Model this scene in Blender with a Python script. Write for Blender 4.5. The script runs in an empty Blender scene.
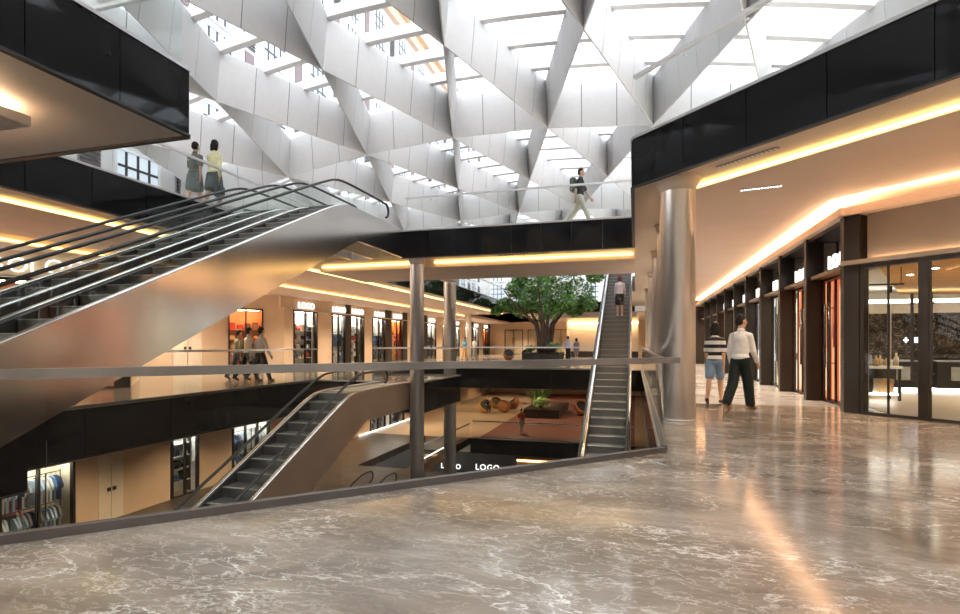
import bpy, bmesh, math, random
from mathutils import Vector, Matrix
R = math.radians
PI = math.pi
SC = bpy.context.scene
COL = SC.collection
rnd = random.Random(7)

# ------------------------------------------------------------------ materials
def new_mat(name):
    m = bpy.data.materials.new(name); m.use_nodes = True
    nt = m.node_tree; nt.nodes.clear()
    out = nt.nodes.new('ShaderNodeOutputMaterial')
    return m, nt, out

def pmat(name, col, rough=.5, metal=0., var=.06, scale=6., spec=.5, stretch=(1, 1, 1), bump=0., coat=0.):
    m, nt, out = new_mat(name)
    N, L = nt.nodes.new, nt.links.new
    b = N('ShaderNodeBsdfPrincipled'); L(b.outputs[0], out.inputs[0])
    tc = N('ShaderNodeTexCoord'); mp = N('ShaderNodeMapping'); mp.inputs['Scale'].default_value = stretch
    L(tc.outputs['Object'], mp.inputs[0])
    nz = N('ShaderNodeTexNoise'); nz.inputs['Scale'].default_value = scale; nz.inputs['Detail'].default_value = 4
    L(mp.outputs[0], nz.inputs['Vector'])
    cr = N('ShaderNodeValToRGB')
    c0 = [max(0, c * (1 - var)) for c in col]; c1 = [min(1, c * (1 + var)) for c in col]
    cr.color_ramp.elements[0].color = (*c0, 1); cr.color_ramp.elements[1].color = (*c1, 1)
    cr.color_ramp.elements[0].position = .3; cr.color_ramp.elements[1].position = .7
    L(nz.outputs[0], cr.inputs[0]); L(cr.outputs[0], b.inputs['Base Color'])
    b.inputs['Roughness'].default_value = rough; b.inputs['Metallic'].default_value = metal
    b.inputs['Specular IOR Level'].default_value = spec
    if coat: b.inputs['Coat Weight'].default_value = coat; b.inputs['Coat Roughness'].default_value = .05
    if bump:
        bp = N('ShaderNodeBump'); bp.inputs['Strength'].default_value = bump
        L(nz.outputs[0], bp.inputs['Height']); L(bp.outputs[0], b.inputs['Normal'])
    return m

def emat(name, col, s):
    m, nt, out = new_mat(name)
    e = nt.nodes.new('ShaderNodeEmission'); e.inputs[0].default_value = (*col, 1); e.inputs[1].default_value = s
    nt.links.new(e.outputs[0], out.inputs[0]); return m

def gmat(name, tint=(.97, .985, .98), k=.8, rough=0.0):
    m, nt, out = new_mat(name)
    N, L = nt.nodes.new, nt.links.new
    t = N('ShaderNodeBsdfTransparent'); t.inputs[0].default_value = (*tint, 1)
    g = N('ShaderNodeBsdfGlossy'); g.inputs['Roughness'].default_value = rough
    fr = N('ShaderNodeFresnel'); fr.inputs['IOR'].default_value = 1.4
    mu = N('ShaderNodeMath'); mu.operation = 'MULTIPLY'; mu.inputs[1].default_value = k
    mx = N('ShaderNodeMixShader')
    ge = N('ShaderNodeNewGeometry'); iv = N('ShaderNodeMath'); iv.operation = 'SUBTRACT'; iv.inputs[0].default_value = 1
    L(ge.outputs['Backfacing'], iv.inputs[1]); m2 = N('ShaderNodeMath'); m2.operation = 'MULTIPLY'
    L(fr.outputs[0], mu.inputs[0]); L(mu.outputs[0], m2.inputs[0]); L(iv.outputs[0], m2.inputs[1]); L(m2.outputs[0], mx.inputs[0]); L(t.outputs[0], mx.inputs[1]); L(g.outputs[0], mx.inputs[2])
    L(mx.outputs[0], out.inputs[0]); return m

def marble(name, dark, mid, light, vein, rough=.12, scale=.55, vein_amt=1.0, tile=0, ior=1.5):
    m, nt, out = new_mat(name)
    N, L = nt.nodes.new, nt.links.new
    b = N('ShaderNodeBsdfPrincipled'); L(b.outputs[0], out.inputs[0])
    tc = N('ShaderNodeTexCoord'); mp = N('ShaderNodeMapping'); L(tc.outputs['Object'], mp.inputs[0])
    mp.inputs['Rotation'].default_value = (0, 0, R(25)); mp.inputs['Scale'].default_value = (scale, scale * 1.9, scale)
    n1 = N('ShaderNodeTexNoise'); n1.inputs['Scale'].default_value = 1.6; n1.inputs['Detail'].default_value = 8; n1.inputs['Roughness'].default_value = .62; n1.inputs['Distortion'].default_value = .7
    L(mp.outputs[0], n1.inputs['Vector'])
    cr = N('ShaderNodeValToRGB'); e = cr.color_ramp.elements
    e[0].position = .3; e[0].color = (*dark, 1); e[1].position = .72; e[1].color = (*light, 1)
    x = cr.color_ramp.elements.new(.5); x.color = (*mid, 1)
    L(n1.outputs[0], cr.inputs[0])
    # veins: the thin zero-set of distorted noises
    def veins(sc, width, dist):
        nv = N('ShaderNodeTexNoise'); nv.inputs['Scale'].default_value = sc; nv.inputs['Detail'].default_value = 9; nv.inputs['Roughness'].default_value = .6; nv.inputs['Distortion'].default_value = dist
        L(mp.outputs[0], nv.inputs['Vector'])
        s = N('ShaderNodeMath'); s.operation = 'SUBTRACT'; s.inputs[1].default_value = .5; L(nv.outputs[0], s.inputs[0])
        a = N('ShaderNodeMath'); a.operation = 'ABSOLUTE'; L(s.outputs[0], a.inputs[0])
        mr = N('ShaderNodeMapRange'); mr.inputs[1].default_value = 0; mr.inputs[2].default_value = width; mr.inputs[3].default_value = 1; mr.inputs[4].default_value = 0
        L(a.outputs[0], mr.inputs[0]); return mr
    v1 = veins(.9, .006, .25); v2 = veins(2.6, .009, .3); v3 = veins(8., .022, .4)
    # break the veins up
    nb = N('ShaderNodeTexNoise'); nb.inputs['Scale'].default_value = 1.1; nb.inputs['Detail'].default_value = 3; L(mp.outputs[0], nb.inputs['Vector'])
    mb = N('ShaderNodeMapRange'); mb.inputs[1].default_value = .34; mb.inputs[2].default_value = .6; L(nb.outputs[0], mb.inputs[0])
    sm = N('ShaderNodeMath'); sm.operation = 'MULTIPLY_ADD'; sm.inputs[1].default_value = .55; L(v2.outputs[0], sm.inputs[0])
    h3 = N('ShaderNodeMath'); h3.operation = 'MULTIPLY'; h3.inputs[1].default_value = .45; L(v3.outputs[0], h3.inputs[0])
    h4 = N('ShaderNodeMath'); h4.operation = 'ADD'; L(h3.outputs[0], h4.inputs[0]); L(v1.outputs[0], h4.inputs[1])
    L(h4.outputs[0], sm.inputs[2])
    ml = N('ShaderNodeMath'); ml.operation = 'MULTIPLY'; L(sm.outputs[0], ml.inputs[0]); L(mb.outputs[0], ml.inputs[1])
    m2 = N('ShaderNodeMath'); m2.operation = 'MULTIPLY'; m2.inputs[1].default_value = vein_amt; m2.use_clamp = True; L(ml.outputs[0], m2.inputs[0])
    mx = N('ShaderNodeMix'); mx.data_type = 'RGBA'
    L(m2.outputs[0], mx.inputs[0]); L(cr.outputs[0], mx.inputs[6]); mx.inputs[7].default_value = (*vein, 1)
    last = mx.outputs[2]
    if tile:
        br = N('ShaderNodeTexBrick'); br.inputs['Scale'].default_value = 1; br.inputs['Mortar Size'].default_value = .006
        br.inputs['Brick Width'].default_value = tile; br.inputs['Row Height'].default_value = tile * .5; br.offset = .5
        L(tc.outputs['Object'], br.inputs['Vector'])
        br.inputs['Color1'].default_value = (.82, .82, .82, 1); br.inputs['Color2'].default_value = (1.12, 1.12, 1.12, 1); br.inputs['Mortar'].default_value = (.45, .45, .45, 1)
        mm = N('ShaderNodeMix'); mm.data_type = 'RGBA'; mm.blend_type = 'MULTIPLY'; mm.inputs[0].default_value = 1
        L(last, mm.inputs[6]); L(br.outputs[0], mm.inputs[7]); last = mm.outputs[2]
    L(last, b.inputs['Base Color'])
    b.inputs['Roughness'].default_value = rough; b.inputs['IOR'].default_value = ior
    return m

M = {}
M['marble'] = marble('warm_grey_marble', (.155, .118, .086), (.285, .226, .17), (.47, .39, .305), (.92, .85, .74), rough=.13, vein_amt=.8, ior=1.75)
M['gallery_marble'] = marble('gallery_marble', (.2, .16, .125), (.3, .25, .2), (.42, .36, .3), (.6, .55, .47), rough=.12, scale=.8, vein_amt=.5, tile=2.4)
M['corridor_marble'] = marble('pale_corridor_stone', (.38, .355, .33), (.5, .475, .445), (.62, .59, .56), (.72, .69, .66), rough=.14, scale=.8, vein_amt=.4, tile=1.8)
M['dark_marble'] = marble('dark_marble', (.022, .018, .015), (.05, .04, .033), (.1, .082, .066), (.26, .23, .19), rough=.3, scale=.7, vein_amt=.6)
M['brown_marble'] = marble('veined_brown_marble', (.012, .009, .008), (.025, .018, .015), (.07, .05, .04), (.85, .74, .62), rough=.2, scale=3.6, vein_amt=.9)
M['white_panel'] = pmat('white_aluminium_panel', (.72, .705, .70), .45, var=.02)
M['channel'] = pmat('dull_grey_channel', (.16, .15, .145), .4, metal=.6)
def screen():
    m, nt, out = new_mat('translucent_lit_white_panel'); N, L = nt.nodes.new, nt.links.new
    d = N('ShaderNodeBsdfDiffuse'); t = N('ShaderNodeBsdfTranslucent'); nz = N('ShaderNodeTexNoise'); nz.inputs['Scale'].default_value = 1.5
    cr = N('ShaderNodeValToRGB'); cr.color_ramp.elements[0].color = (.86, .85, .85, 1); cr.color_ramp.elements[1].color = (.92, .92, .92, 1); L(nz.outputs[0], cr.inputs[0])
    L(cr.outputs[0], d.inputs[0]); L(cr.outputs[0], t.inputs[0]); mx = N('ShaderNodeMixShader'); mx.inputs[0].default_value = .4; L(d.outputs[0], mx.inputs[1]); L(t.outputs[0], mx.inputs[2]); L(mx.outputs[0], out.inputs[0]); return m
M['white_panel_lit'] = screen()  # brighter translucent copy of the panel white; paints in one beam family's lit look
M['seam'] = pmat('dark_seam', (.16, .15, .15), .8)
M['white_steel'] = pmat('white_painted_steel', (.86, .86, .86), .4, var=.02)
M['black_glass'] = pmat('black_spandrel_glass', (.008, .008, .009), .04, var=.15, scale=.7, spec=.2)
M['soffit'] = pmat('beige_plaster', (.79, .69, .6), .6, var=.03, scale=1.2)
M['soffit_sky_tint'] = pmat('sky_tinted_plaster', (.74, .71, .68), .6, var=.03, scale=1.2)  # cooler copy of the beige plaster, sky bounce tinted into the colour
M['soffit_warm'] = pmat('warm_plaster', (.84, .69, .59), .6, var=.03, scale=1.2)
M['steel'] = pmat('satin_steel', (.58, .565, .55), .3, metal=1, var=.05, scale=3, stretch=(1, 1, 12))
M['steel_side'] = pmat('satin_cladding_steel', (.7, .67, .65), .17, metal=1, var=.03, scale=1.2)
M['polished'] = pmat('polished_column_steel', (.84, .79, .74), .3, metal=.75, var=.04, scale=2, stretch=(1, 1, .2))
M['chrome'] = pmat('bright_steel', (.8, .79, .78), .16, metal=1, var=.03)
M['rubber'] = pmat('black_rubber', (.018, .018, .018), .45)
M['step'] = pmat('ribbed_step_metal', (.24, .235, .225), .4, metal=.7, var=.15, scale=20, stretch=(12, 1, 1))
M['step_edge'] = pmat('step_edge', (.55, .52, .46), .4)
M['dark_steel'] = pmat('dark_truss_steel', (.06, .055, .05), .4, metal=.6)
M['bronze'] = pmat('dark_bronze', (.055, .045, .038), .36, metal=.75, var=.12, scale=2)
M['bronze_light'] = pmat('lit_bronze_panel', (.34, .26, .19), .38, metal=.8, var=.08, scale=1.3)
M['beige_panel'] = pmat('beige_stone_panel', (.74, .56, .38), .4, var=.05, scale=1.5)
M['cream_door'] = pmat('cream_door', (.86, .76, .6), .4, var=.03)
M['tan_wood'] = pmat('honey_wood', (.74, .43, .18), .75, var=.15, scale=2.2, spec=.15, stretch=(1, 8, 1))
M['white_wall'] = pmat('white_render', (.68, .675, .67), .7, var=.02)
M['white_frame'] = pmat('white_window_frame', (.8, .8, .8), .5, var=.02)
M['grey_frame'] = pmat('grey_window_frame', (.3, .31, .33), .5)
M['glaze_bar'] = pmat('dark_glazing_bar', (.035, .036, .04), .5)
M['rail_steel'] = pmat('grey_handrail_steel', (.34, .34, .345), .3, metal=.7, var=.3, scale=1.4)
M['sky_pane'] = pmat('pale_window_glass', (.5, .56, .62), .1, var=.15, scale=.6, spec=.8)
def painted_daylight_pane():
    m, nt, out = new_mat('daylight_glow_glass'); N, L = nt.nodes.new, nt.links.new
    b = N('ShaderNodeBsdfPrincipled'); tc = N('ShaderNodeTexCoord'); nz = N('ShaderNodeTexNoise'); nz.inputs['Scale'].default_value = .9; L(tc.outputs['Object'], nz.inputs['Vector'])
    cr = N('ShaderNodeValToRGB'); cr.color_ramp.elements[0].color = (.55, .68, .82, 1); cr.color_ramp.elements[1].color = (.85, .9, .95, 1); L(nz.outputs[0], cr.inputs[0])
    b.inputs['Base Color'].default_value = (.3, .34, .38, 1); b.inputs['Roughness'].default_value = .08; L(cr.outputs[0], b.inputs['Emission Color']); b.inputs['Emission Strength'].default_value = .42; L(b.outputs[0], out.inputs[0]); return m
M['painted_daylight_pane'] = painted_daylight_pane()  # pale emission stands in for daylight on the facade panes
M['bronze_side'] = pmat('copper_brown_cladding', (.6, .43, .31), .36, metal=.75, var=.05, scale=1.5)
def glow_panel(name, cols, seed, s):
    m, nt, out = new_mat(name); N, L = nt.nodes.new, nt.links.new
    tc = N('ShaderNodeTexCoord'); mp = N('ShaderNodeMapping'); mp.inputs['Location'].default_value = (seed * 3.1, 0, seed * 1.7); mp.inputs['Scale'].default_value = (5.5, 1, .55); L(tc.outputs['Object'], mp.inputs[0])
    v = N('ShaderNodeTexVoronoi'); v.inputs['Scale'].default_value = 1.3; v.distance = 'CHEBYCHEV'; L(mp.outputs[0], v.inputs['Vector'])
    sp = N('ShaderNodeSeparateColor'); L(v.outputs['Color'], sp.inputs[0])
    cr = N('ShaderNodeValToRGB'); cr.color_ramp.interpolation = 'CONSTANT'; el = cr.color_ramp.elements
    while len(el) < len(cols): el.new(.5)
    for i, c in enumerate(cols): el[i].position = i / len(cols); el[i].color = (*c, 1)
    L(sp.outputs[0], cr.inputs[0]); em = N('ShaderNodeEmission'); em.inputs[1].default_value = s; L(cr.outputs[0], em.inputs[0]); L(em.outputs[0], out.inputs[0]); return m
LB = {'warm': [(.5, .12, .05), (.75, .3, .14), (.2, .04, .03), (.9, .6, .4), (.62, .18, .08), (.1, .03, .02)],
      'cream': [(.8, .62, .38), (.12, .1, .08), (.9, .8, .62), (.4, .26, .12), (.85, .75, .55)],
      'white': [(.85, .84, .8), (.05, .05, .06), (.7, .7, .72), (.2, .2, .22), (.9, .88, .82)]}
M['mauve'] = pmat('mauve_cladding', (.2, .145, .15), .7)
M['louvre'] = pmat('grey_brown_louvre', (.075, .068, .068), .7)
M['orange_cornice'] = pmat('tan_cornice', (.72, .5, .33), .6)
M['shop_white'] = pmat('shop_white', (.8, .78, .74), .5, var=.03)
M['shop_cream'] = pmat('shop_cream', (.84, .75, .58), .5, var=.04)
M['shop_red'] = pmat('shop_red', (.55, .13, .06), .45, var=.2, scale=2)
M['shop_orange'] = pmat('shop_orange', (.8, .33, .14), .45, var=.15, scale=2)
M['carpet'] = pmat('rust_carpet', (.115, .036, .02), .7, var=.12, scale=5)
M['light_floor'] = pmat('pale_wood_floor', (.4, .31, .21), .28, var=.12, scale=1.5, stretch=(1, 6, 1))
M['glass'] = gmat('clear_glass')
M['shop_glass'] = gmat('shop_glass', (.96, .97, .95), .75)
M['roof_glass'] = gmat('roof_glass', (.97, .985, 1.), .5)
M['cove'] = emat('warm_strip_light', (1., .62, .2), 3.2)
M['cove_soft'] = emat('soft_warm_strip', (1., .62, .34), 19.)
M['lamp'] = emat('shop_lamp', (1., .86, .66), 22.)
M['lamp_white'] = emat('white_shop_lamp', (1., .96, .9), 24.)
M['lamp_warm'] = emat('amber_lamp', (1., .68, .38), 26.)
M['shop_strip'] = emat('shop_wall_strip', (1., .95, .86), 4.)
M['spot'] = emat('downlight_lens', (1., .88, .7), 30.)
M['sign'] = emat('lit_letters', (1., .97, .92), 1.3)
M['sign_blue'] = emat('lit_blue_white_sign', (.72, .8, 1.), 1.6)
M['white_light'] = emat('white_edge_light', (1., .97, .93), 2.2)
M['bark'] = pmat('bark', (.13, .09, .065), .85, var=.3, scale=9, stretch=(1, 1, .3), bump=.4)
M['leaf'] = pmat('leaf', (.15, .3, .07), .5, var=.5, scale=2.5)
M['soil'] = pmat('planter_black', (.02, .018, .016), .5)
M['ball_orange'] = pmat('orange_leather', (.5, .2, .075), .42, var=.15, scale=6)
M['ball_yellow'] = pmat('mustard_leather', (.62, .33, .06), .45, var=.12, scale=6)
M['cushion'] = pmat('charcoal_cushion', (.03, .028, .03), .8)
_cm = {}
def cmat(col, rough=.7, var=.1):
    k = (tuple(round(c, 3) for c in col), rough)
    if k not in _cm: _cm[k] = pmat('fabric_%02d' % len(_cm), col, rough, var=var, scale=9)
    return _cm[k]

# ------------------------------------------------------------------ mesh builder
class MB:
    def __init__(s): s.v = []; s.f = []; s.m = []; s.sm = []
    def add(s, vs, fs, mi=0, smooth=False):
        b = len(s.v); s.v += [tuple(v) for v in vs]
        for f in fs: s.f.append([b + i for i in f]); s.m.append(mi); s.sm.append(smooth)
        return s
    def box(s, x0, x1, y0, y1, z0, z1, mi=0):
        x0, x1 = min(x0, x1), max(x0, x1); y0, y1 = min(y0, y1), max(y0, y1); z0, z1 = min(z0, z1), max(z0, z1)
        return s.add([(x0, y0, z0), (x1, y0, z0), (x1, y1, z0), (x0, y1, z0), (x0, y0, z1), (x1, y0, z1), (x1, y1, z1), (x0, y1, z1)],
                     [(3, 2, 1, 0), (4, 5, 6, 7), (0, 1, 5, 4), (1, 2, 6, 5), (2, 3, 7, 6), (3, 0, 4, 7)], mi)
    def bbox(s, x0, x1, y0, y1, z0, z1, b=.01, mi=0):
        """box with chamfered vertical and horizontal edges"""
        bm = bmesh.new(); bmesh.ops.create_cube(bm, size=1)
        for v in bm.verts: v.co = Vector(((x0 + x1) / 2 + v.co.x * abs(x1 - x0), (y0 + y1) / 2 + v.co.y * abs(y1 - y0), (z0 + z1) / 2 + v.co.z * abs(z1 - z0)))
        bmesh.ops.bevel(bm, geom=bm.edges[:], offset=b, segments=2, affect='EDGES', profile=.5)
        return s.bm(bm, mi)
    def bm(s, bm, mi=0, smooth=False):
        bm.verts.index_update()
        s.add([v.co[:] for v in bm.verts], [[v.index for v in f.verts] for f in bm.faces], mi, smooth); bm.free(); return s
    def extr(s, pts, vec, mi=0, smooth=False):
        n = len(pts); vec = Vector(vec); pts = [Vector(p) for p in pts]
        nrm = Vector((0, 0, 0))
        for i in range(n): nrm += pts[i].cross(pts[(i + 1) % n])
        if nrm.dot(vec) > 0: pts = pts[::-1]
        vs = pts + [p + vec for p in pts]
        fs = [list(range(n)), list(range(2 * n - 1, n - 1, -1))]
        s.add(vs, fs, mi)
        b = len(s.v) - 2 * n
        for i in range(n):
            j = (i + 1) % n
            s.f.append([b + i, b + i + n, b + j + n, b + j]); s.m.append(mi); s.sm.append(smooth)
        return s
    def prism(s, poly, z0, z1, mi=0): return s.extr([(x, y, z0) for x, y in poly], (0, 0, z1 - z0), mi)
    def tube(s, pts, r, n=10, mi=0, closed=False, flat=1.0):
        pts = [Vector(p) for p in pts]; k = len(pts); rings = []
        up = Vector((0, 0, 1))
        prev = None
        for i, p in enumerate(pts):
            a = pts[max(0, i - 1)]; b = pts[min(k - 1, i + 1)]; t = (b - a).normalized()
            if prev is None:
                u = t.cross(up)
                if u.length < 1e-3: u = Vector((1, 0, 0))
            else: u = prev - t * prev.dot(t)
            u.normalize(); prev = u; w = t.cross(u)
            rr = r[i] if isinstance(r, (list, tuple)) else r
            rings.append([p + u * math.cos(2 * PI * j / n) * rr + w * math.sin(2 * PI * j / n) * rr * flat for j in range(n)])
        vs = [v for q in rings for v in q]; fs = []
        for i in range(k - 1):
            for j in range(n):
                fs.append((i * n + j, i * n + (j + 1) % n, (i + 1) * n + (j + 1) % n, (i + 1) * n + j))
        s.add(vs, fs, mi, True)
        b = len(s.v) - len(vs)
        s.f.append([b + j for j in range(n - 1, -1, -1)]); s.m.append(mi); s.sm.append(False)
        s.f.append([b + (k - 1) * n + j for j in range(n)]); s.m.append(mi); s.sm.append(False)
        return s
    def lathe(s, prof, cx=0, cy=0, n=40, mi=0, smooth=True):
        vs = []; fs = []; k = len(prof)
        for r, z in prof:
            for j in range(n): vs.append((cx + r * math.cos(2 * PI * j / n), cy + r * math.sin(2 * PI * j / n), z))
        for i in range(k - 1):
            for j in range(n): fs.append((i * n + j, i * n + (j + 1) % n, (i + 1) * n + (j + 1) % n, (i + 1) * n + j))
        s.add(vs, fs, mi, smooth)
        b = len(s.v) - len(vs)
        s.f.append([b + j for j in range(n - 1, -1, -1)]); s.m.append(mi); s.sm.append(False)
        s.f.append([b + (k - 1) * n + j for j in range(n)]); s.m.append(mi); s.sm.append(False)
        return s
    def bar(s, a, b, w, h, mi=0):
        """rectangular bar from a to b, w across (horizontal), h tall, centred"""
        a, b = Vector(a), Vector(b); t = (b - a).normalized(); u = t.cross(Vector((0, 0, 1)))
        if u.length < 1e-4: u = Vector((1, 0, 0))
        u.normalize(); q = u.cross(t)
        return s.extr([a + u * x + q * z for x, z in ((-w / 2, -h / 2), (w / 2, -h / 2), (w / 2, h / 2), (-w / 2, h / 2))], b - a, mi)
    def build(s, name, mats, parent=None, base=None, kind=None):
        if not isinstance(mats, (list, tuple)): mats = [mats]
        off = Vector((0, 0, 0))
        if parent is None:
            if base is None:
                xs, ys, zs = zip(*s.v)
                base = ((min(xs) + max(xs)) / 2, (min(ys) + max(ys)) / 2, min(zs))
            off = Vector(base)
        me = bpy.data.meshes.new(name)
        me.from_pydata([tuple(Vector(v) - off) for v in s.v], [], s.f)
        for m in mats: me.materials.append(M[m] if isinstance(m, str) else m)
        me.polygons.foreach_set('material_index', s.m); me.polygons.foreach_set('use_smooth', s.sm)
        me.update()
        o = bpy.data.objects.new(name, me); COL.objects.link(o)
        if parent is not None: o.parent = parent
        else: o.location = off
        if kind: o['kind'] = kind
        return o

def tag(o, label=None, cat=None, group=None, kind=None):
    if label: o['label'] = label
    if cat: o['category'] = cat
    if group: o['group'] = group
    if kind: o['kind'] = kind
    return o
def root(name, label, cat, loc=(0, 0, 0), rz=0, group=None):
    o = bpy.data.objects.new(name, None); COL.objects.link(o); o.empty_display_size = .2
    o.location = loc; o.rotation_euler = (0, 0, R(rz))
    return tag(o, label, cat, group)
class WR:
    """a root whose parts are given in world coordinates (no rotation): shift on build"""
    def __init__(s, name, label, cat, base, group=None):
        s.o = root(name, label, cat, base, 0, group); s.b = Vector(base)
    def part(s, mb, name, mats, parent=None):
        mb.v = [tuple(Vector(v) - s.b) for v in mb.v]
        return mb.build(name, mats, parent or s.o)
def struct(mb, name, mats, label=None, cat=None):
    o = mb.build(name, mats, base=(0, 0, 0)); o['kind'] = 'structure'
    return tag(o, label or name.replace('_', ' '), cat or 'structure')
def copy_tree(o, parent=None):
    c = o.copy(); COL.objects.link(c)
    if parent is not None: c.parent = parent
    for ch in list(o.children): copy_tree(ch, c)
    return c
def loc2w(loc, rz, p):
    c, s = math.cos(R(rz)), math.sin(R(rz))
    return (loc[0] + c * p[0] - s * p[1], loc[1] + s * p[0] + c * p[1], loc[2] + p[2])
def text_mesh(txt, size, depth, mat, name, parent=None, loc=(0, 0, 0), rz=0, align='CENTER', squeeze=1.0):
    cu = bpy.data.curves.new('t', 'FONT'); cu.body = txt; cu.size = size; cu.extrude = depth / 2; cu.align_x = align; cu.resolution_u = 3
    cu.space_character = 1.14; cu.offset = -size * .008
    t = bpy.data.objects.new('t', cu); COL.objects.link(t)
    dg = bpy.context.evaluated_depsgraph_get(); me = bpy.data.meshes.new_from_object(t.evaluated_get(dg))
    bpy.data.objects.remove(t); bpy.data.curves.remove(cu)
    rot = Matrix.Rotation(R(90), 4, 'X')
    me.transform(Matrix.Diagonal((squeeze, 1, 1, 1))); me.transform(rot)
    me.materials.clear(); me.materials.append(M[mat] if isinstance(mat, str) else mat); me.name = name
    o = bpy.data.objects.new(name, me); COL.objects.link(o); o.location = loc; o.rotation_euler = (0, 0, R(rz))
    if parent is not None: o.parent = parent
    return o
SKY, EXPO = 1.95, 0.93
# ================================================================== SETTING
ZC, ZU, ZL, ZB = 3.95, 4.75, -4.75, -9.5      # soffit, floor above, floor below, lowest floor
FT = .95                                       # depth of the edge of our own floor
# ---- floors of our own level
near = [(.33, 6.6), (.33, 12.2), (4.3, 12.2), (14, 12.2), (14, -12), (-25, -12), (-25, 5.9), (-8.8, 5.9), (-8.8, 1.9), (-6.3, 1.9), (-6.3, -.03)]
struct(MB().prism(near[::-1], -FT, 0), 'floor', 'marble', 'warm grey veined marble floor of the near gallery', 'floor')
struct(MB().box(.33, 14, 12.2, 36.5, -FT, 0), 'floor_corridor', 'corridor_marble', 'pale grey stone floor of the shop corridor', 'floor')
lg = [(-10.4, 5.9), (-25, 5.9), (-25, 66), (4.5, 66), (4.5, 36.5), (.33, 36.5), (.33, 26.5), (-10.4, 26.5), (-10.4, 20.1), (-6.6, 20.1), (-6.6, 16.2), (-10.4, 16.2)]
struct(MB().prism(lg, -FT, 0), 'floor_left', 'gallery_marble', 'polished tiled floor of the gallery across the void', 'floor')
# ---- floor below, with its own opening
struct(MB().box(-25, -11.3, -12, 24, ZL - .4, ZL).box(-9.4, 14, -12, 24, ZL - .4, ZL).box(-11.3, -9.4, -12, 10, ZL - .4, ZL).box(-11.3, -9.4, 20.2, 24, ZL - .4, ZL).box(-25, -13.2, 24, 33, ZL - .4, ZL).box(0, 14, 24, 33, ZL - .4, ZL).box(-10.6, -10.1, 24, 33, ZL - .4, ZL), 'floor_lower', 'dark_marble', 'dark marble floor one level down', 'floor')
struct(MB().box(-25, -9.6, 33, 66, ZL - .9, ZL).box(0, 14, 33, 66, ZL - .9, ZL), 'floor_lower_hall', 'light_floor', 'pale floor of the lounge hall one level down', 'floor')
struct(MB().box(-9.6, 0, 33, 66, ZL - .9, ZL + .004), 'floor_carpet', 'carpet', 'rust red carpeted floor strip of the lower lounge', 'floor')
struct(MB().box(-25, 14, -12, 66, ZB - .3, ZB), 'floor_basement', 'dark_marble', 'dark floor of the lowest level', 'floor')
# ---- ceilings = slabs of the level above
right_slab = [(0, 9.66), (12, -2.34), (20, -2.34), (20, 40), (0, 40)]
struct(MB().prism(right_slab, ZC, ZU), 'ceiling_right', 'soffit', 'beige soffit over the right gallery', 'ceiling')
struct(MB().box(-25, -10.4, 5.66, 66, ZC, ZU), 'ceiling_left', 'soffit', 'beige soffit over the left gallery', 'ceiling')
struct(MB().box(-25, -5.57, -12, 5.66, ZC, ZU), 'ceiling_near_left', 'soffit_sky_tint', 'grey beige soffit of the slab at upper left', 'ceiling')
struct(MB().box(-10.4, 0, 15.6, 20.1, ZC, ZU).box(-10.4, -8.7, 15.45, 15.6, ZC, ZU), 'ceiling_bridge', 'soffit', 'beige underside of the footbridge', 'ceiling')
struct(MB().box(-25, 14, 46, 66, ZC, ZU).box(-1.4, 0, 28.9, 40, ZC, ZU), 'ceiling_far', 'soffit', 'beige soffit of the far gallery', 'ceiling')
# dropped inner ceilings with lit edges
dr = [(1.0, 9.75), (7, 3.75), (10.8, 3.75), (3.4, 11.15), (3.4, 36), (1.0, 36)]
struct(MB().prism(dr[::-1] if False else dr, 3.86, ZC), 'ceiling_right_panel', 'soffit_warm', 'pinkish dropped ceiling panel of the right gallery', 'ceiling')
struct(MB().box(-14.3, -11.15, 7, 46, 3.86, ZC).box(-25, -14.7, 5.66, 64, 3.72, ZC), 'ceiling_left_panel', 'soffit_warm', 'warm dropped ceiling panels of the left gallery', 'ceiling')
# soffits under our own floor level
struct(MB().box(-25, -10.75, 6, 64, -1.1, -FT - .002), 'ceiling_lower', 'soffit_warm', 'warm ceiling of the lower gallery', 'ceiling')
struct(MB().box(-10.4, 4.5, 27, 66, -1.05, -FT - .002), 'ceiling_lower_hall', 'soffit_warm', 'ceiling of the lower lounge hall', 'ceiling')

def strip(name, pts, label, mat='cove', w=.05, z0=3.875, z1=3.915):
    """a lit strip along a ceiling edge, following pts (x, y)"""
    mb = MB()
    for a, b in zip(pts, pts[1:]):
        mb.bar((a[0], a[1], (z0 + z1) / 2), (b[0], b[1], (z0 + z1) / 2), w, z1 - z0)
    return tag(mb.build(name, mat), label, 'strip light', 'cove lights of the soffits')
strip('cove_light', [(7, 3.71), (.96, 9.74), (.96, 36)], 'long warm cove light along the right gallery ceiling panel')
strip('cove_light', [(-11.12, 7), (-11.12, 46)], 'warm cove light nearest the edge of the left gallery soffit')
strip('cove_light', [(-14.66, 7), (-14.66, 46)], 'inner warm cove light deep under the left gallery soffit', z0=3.76, z1=3.8)
# bridge beam with the lit groove
struct(MB().box(-10.4, 0, 16.35, 19.6, 3.72, ZC), 'trim_bridge', 'soffit_warm', 'dropped beam casing under the footbridge', 'trim')
strip('cove_light', [(-6.2, 16.31), (-.05, 16.31)], 'straight warm cove light under the footbridge', z0=3.85, z1=3.9)
strip('cove_light', [(-10.3, 16.31), (-6.8, 16.31)], 'short cove light under the footbridge beyond the big escalator', z0=3.85, z1=3.9)

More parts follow.
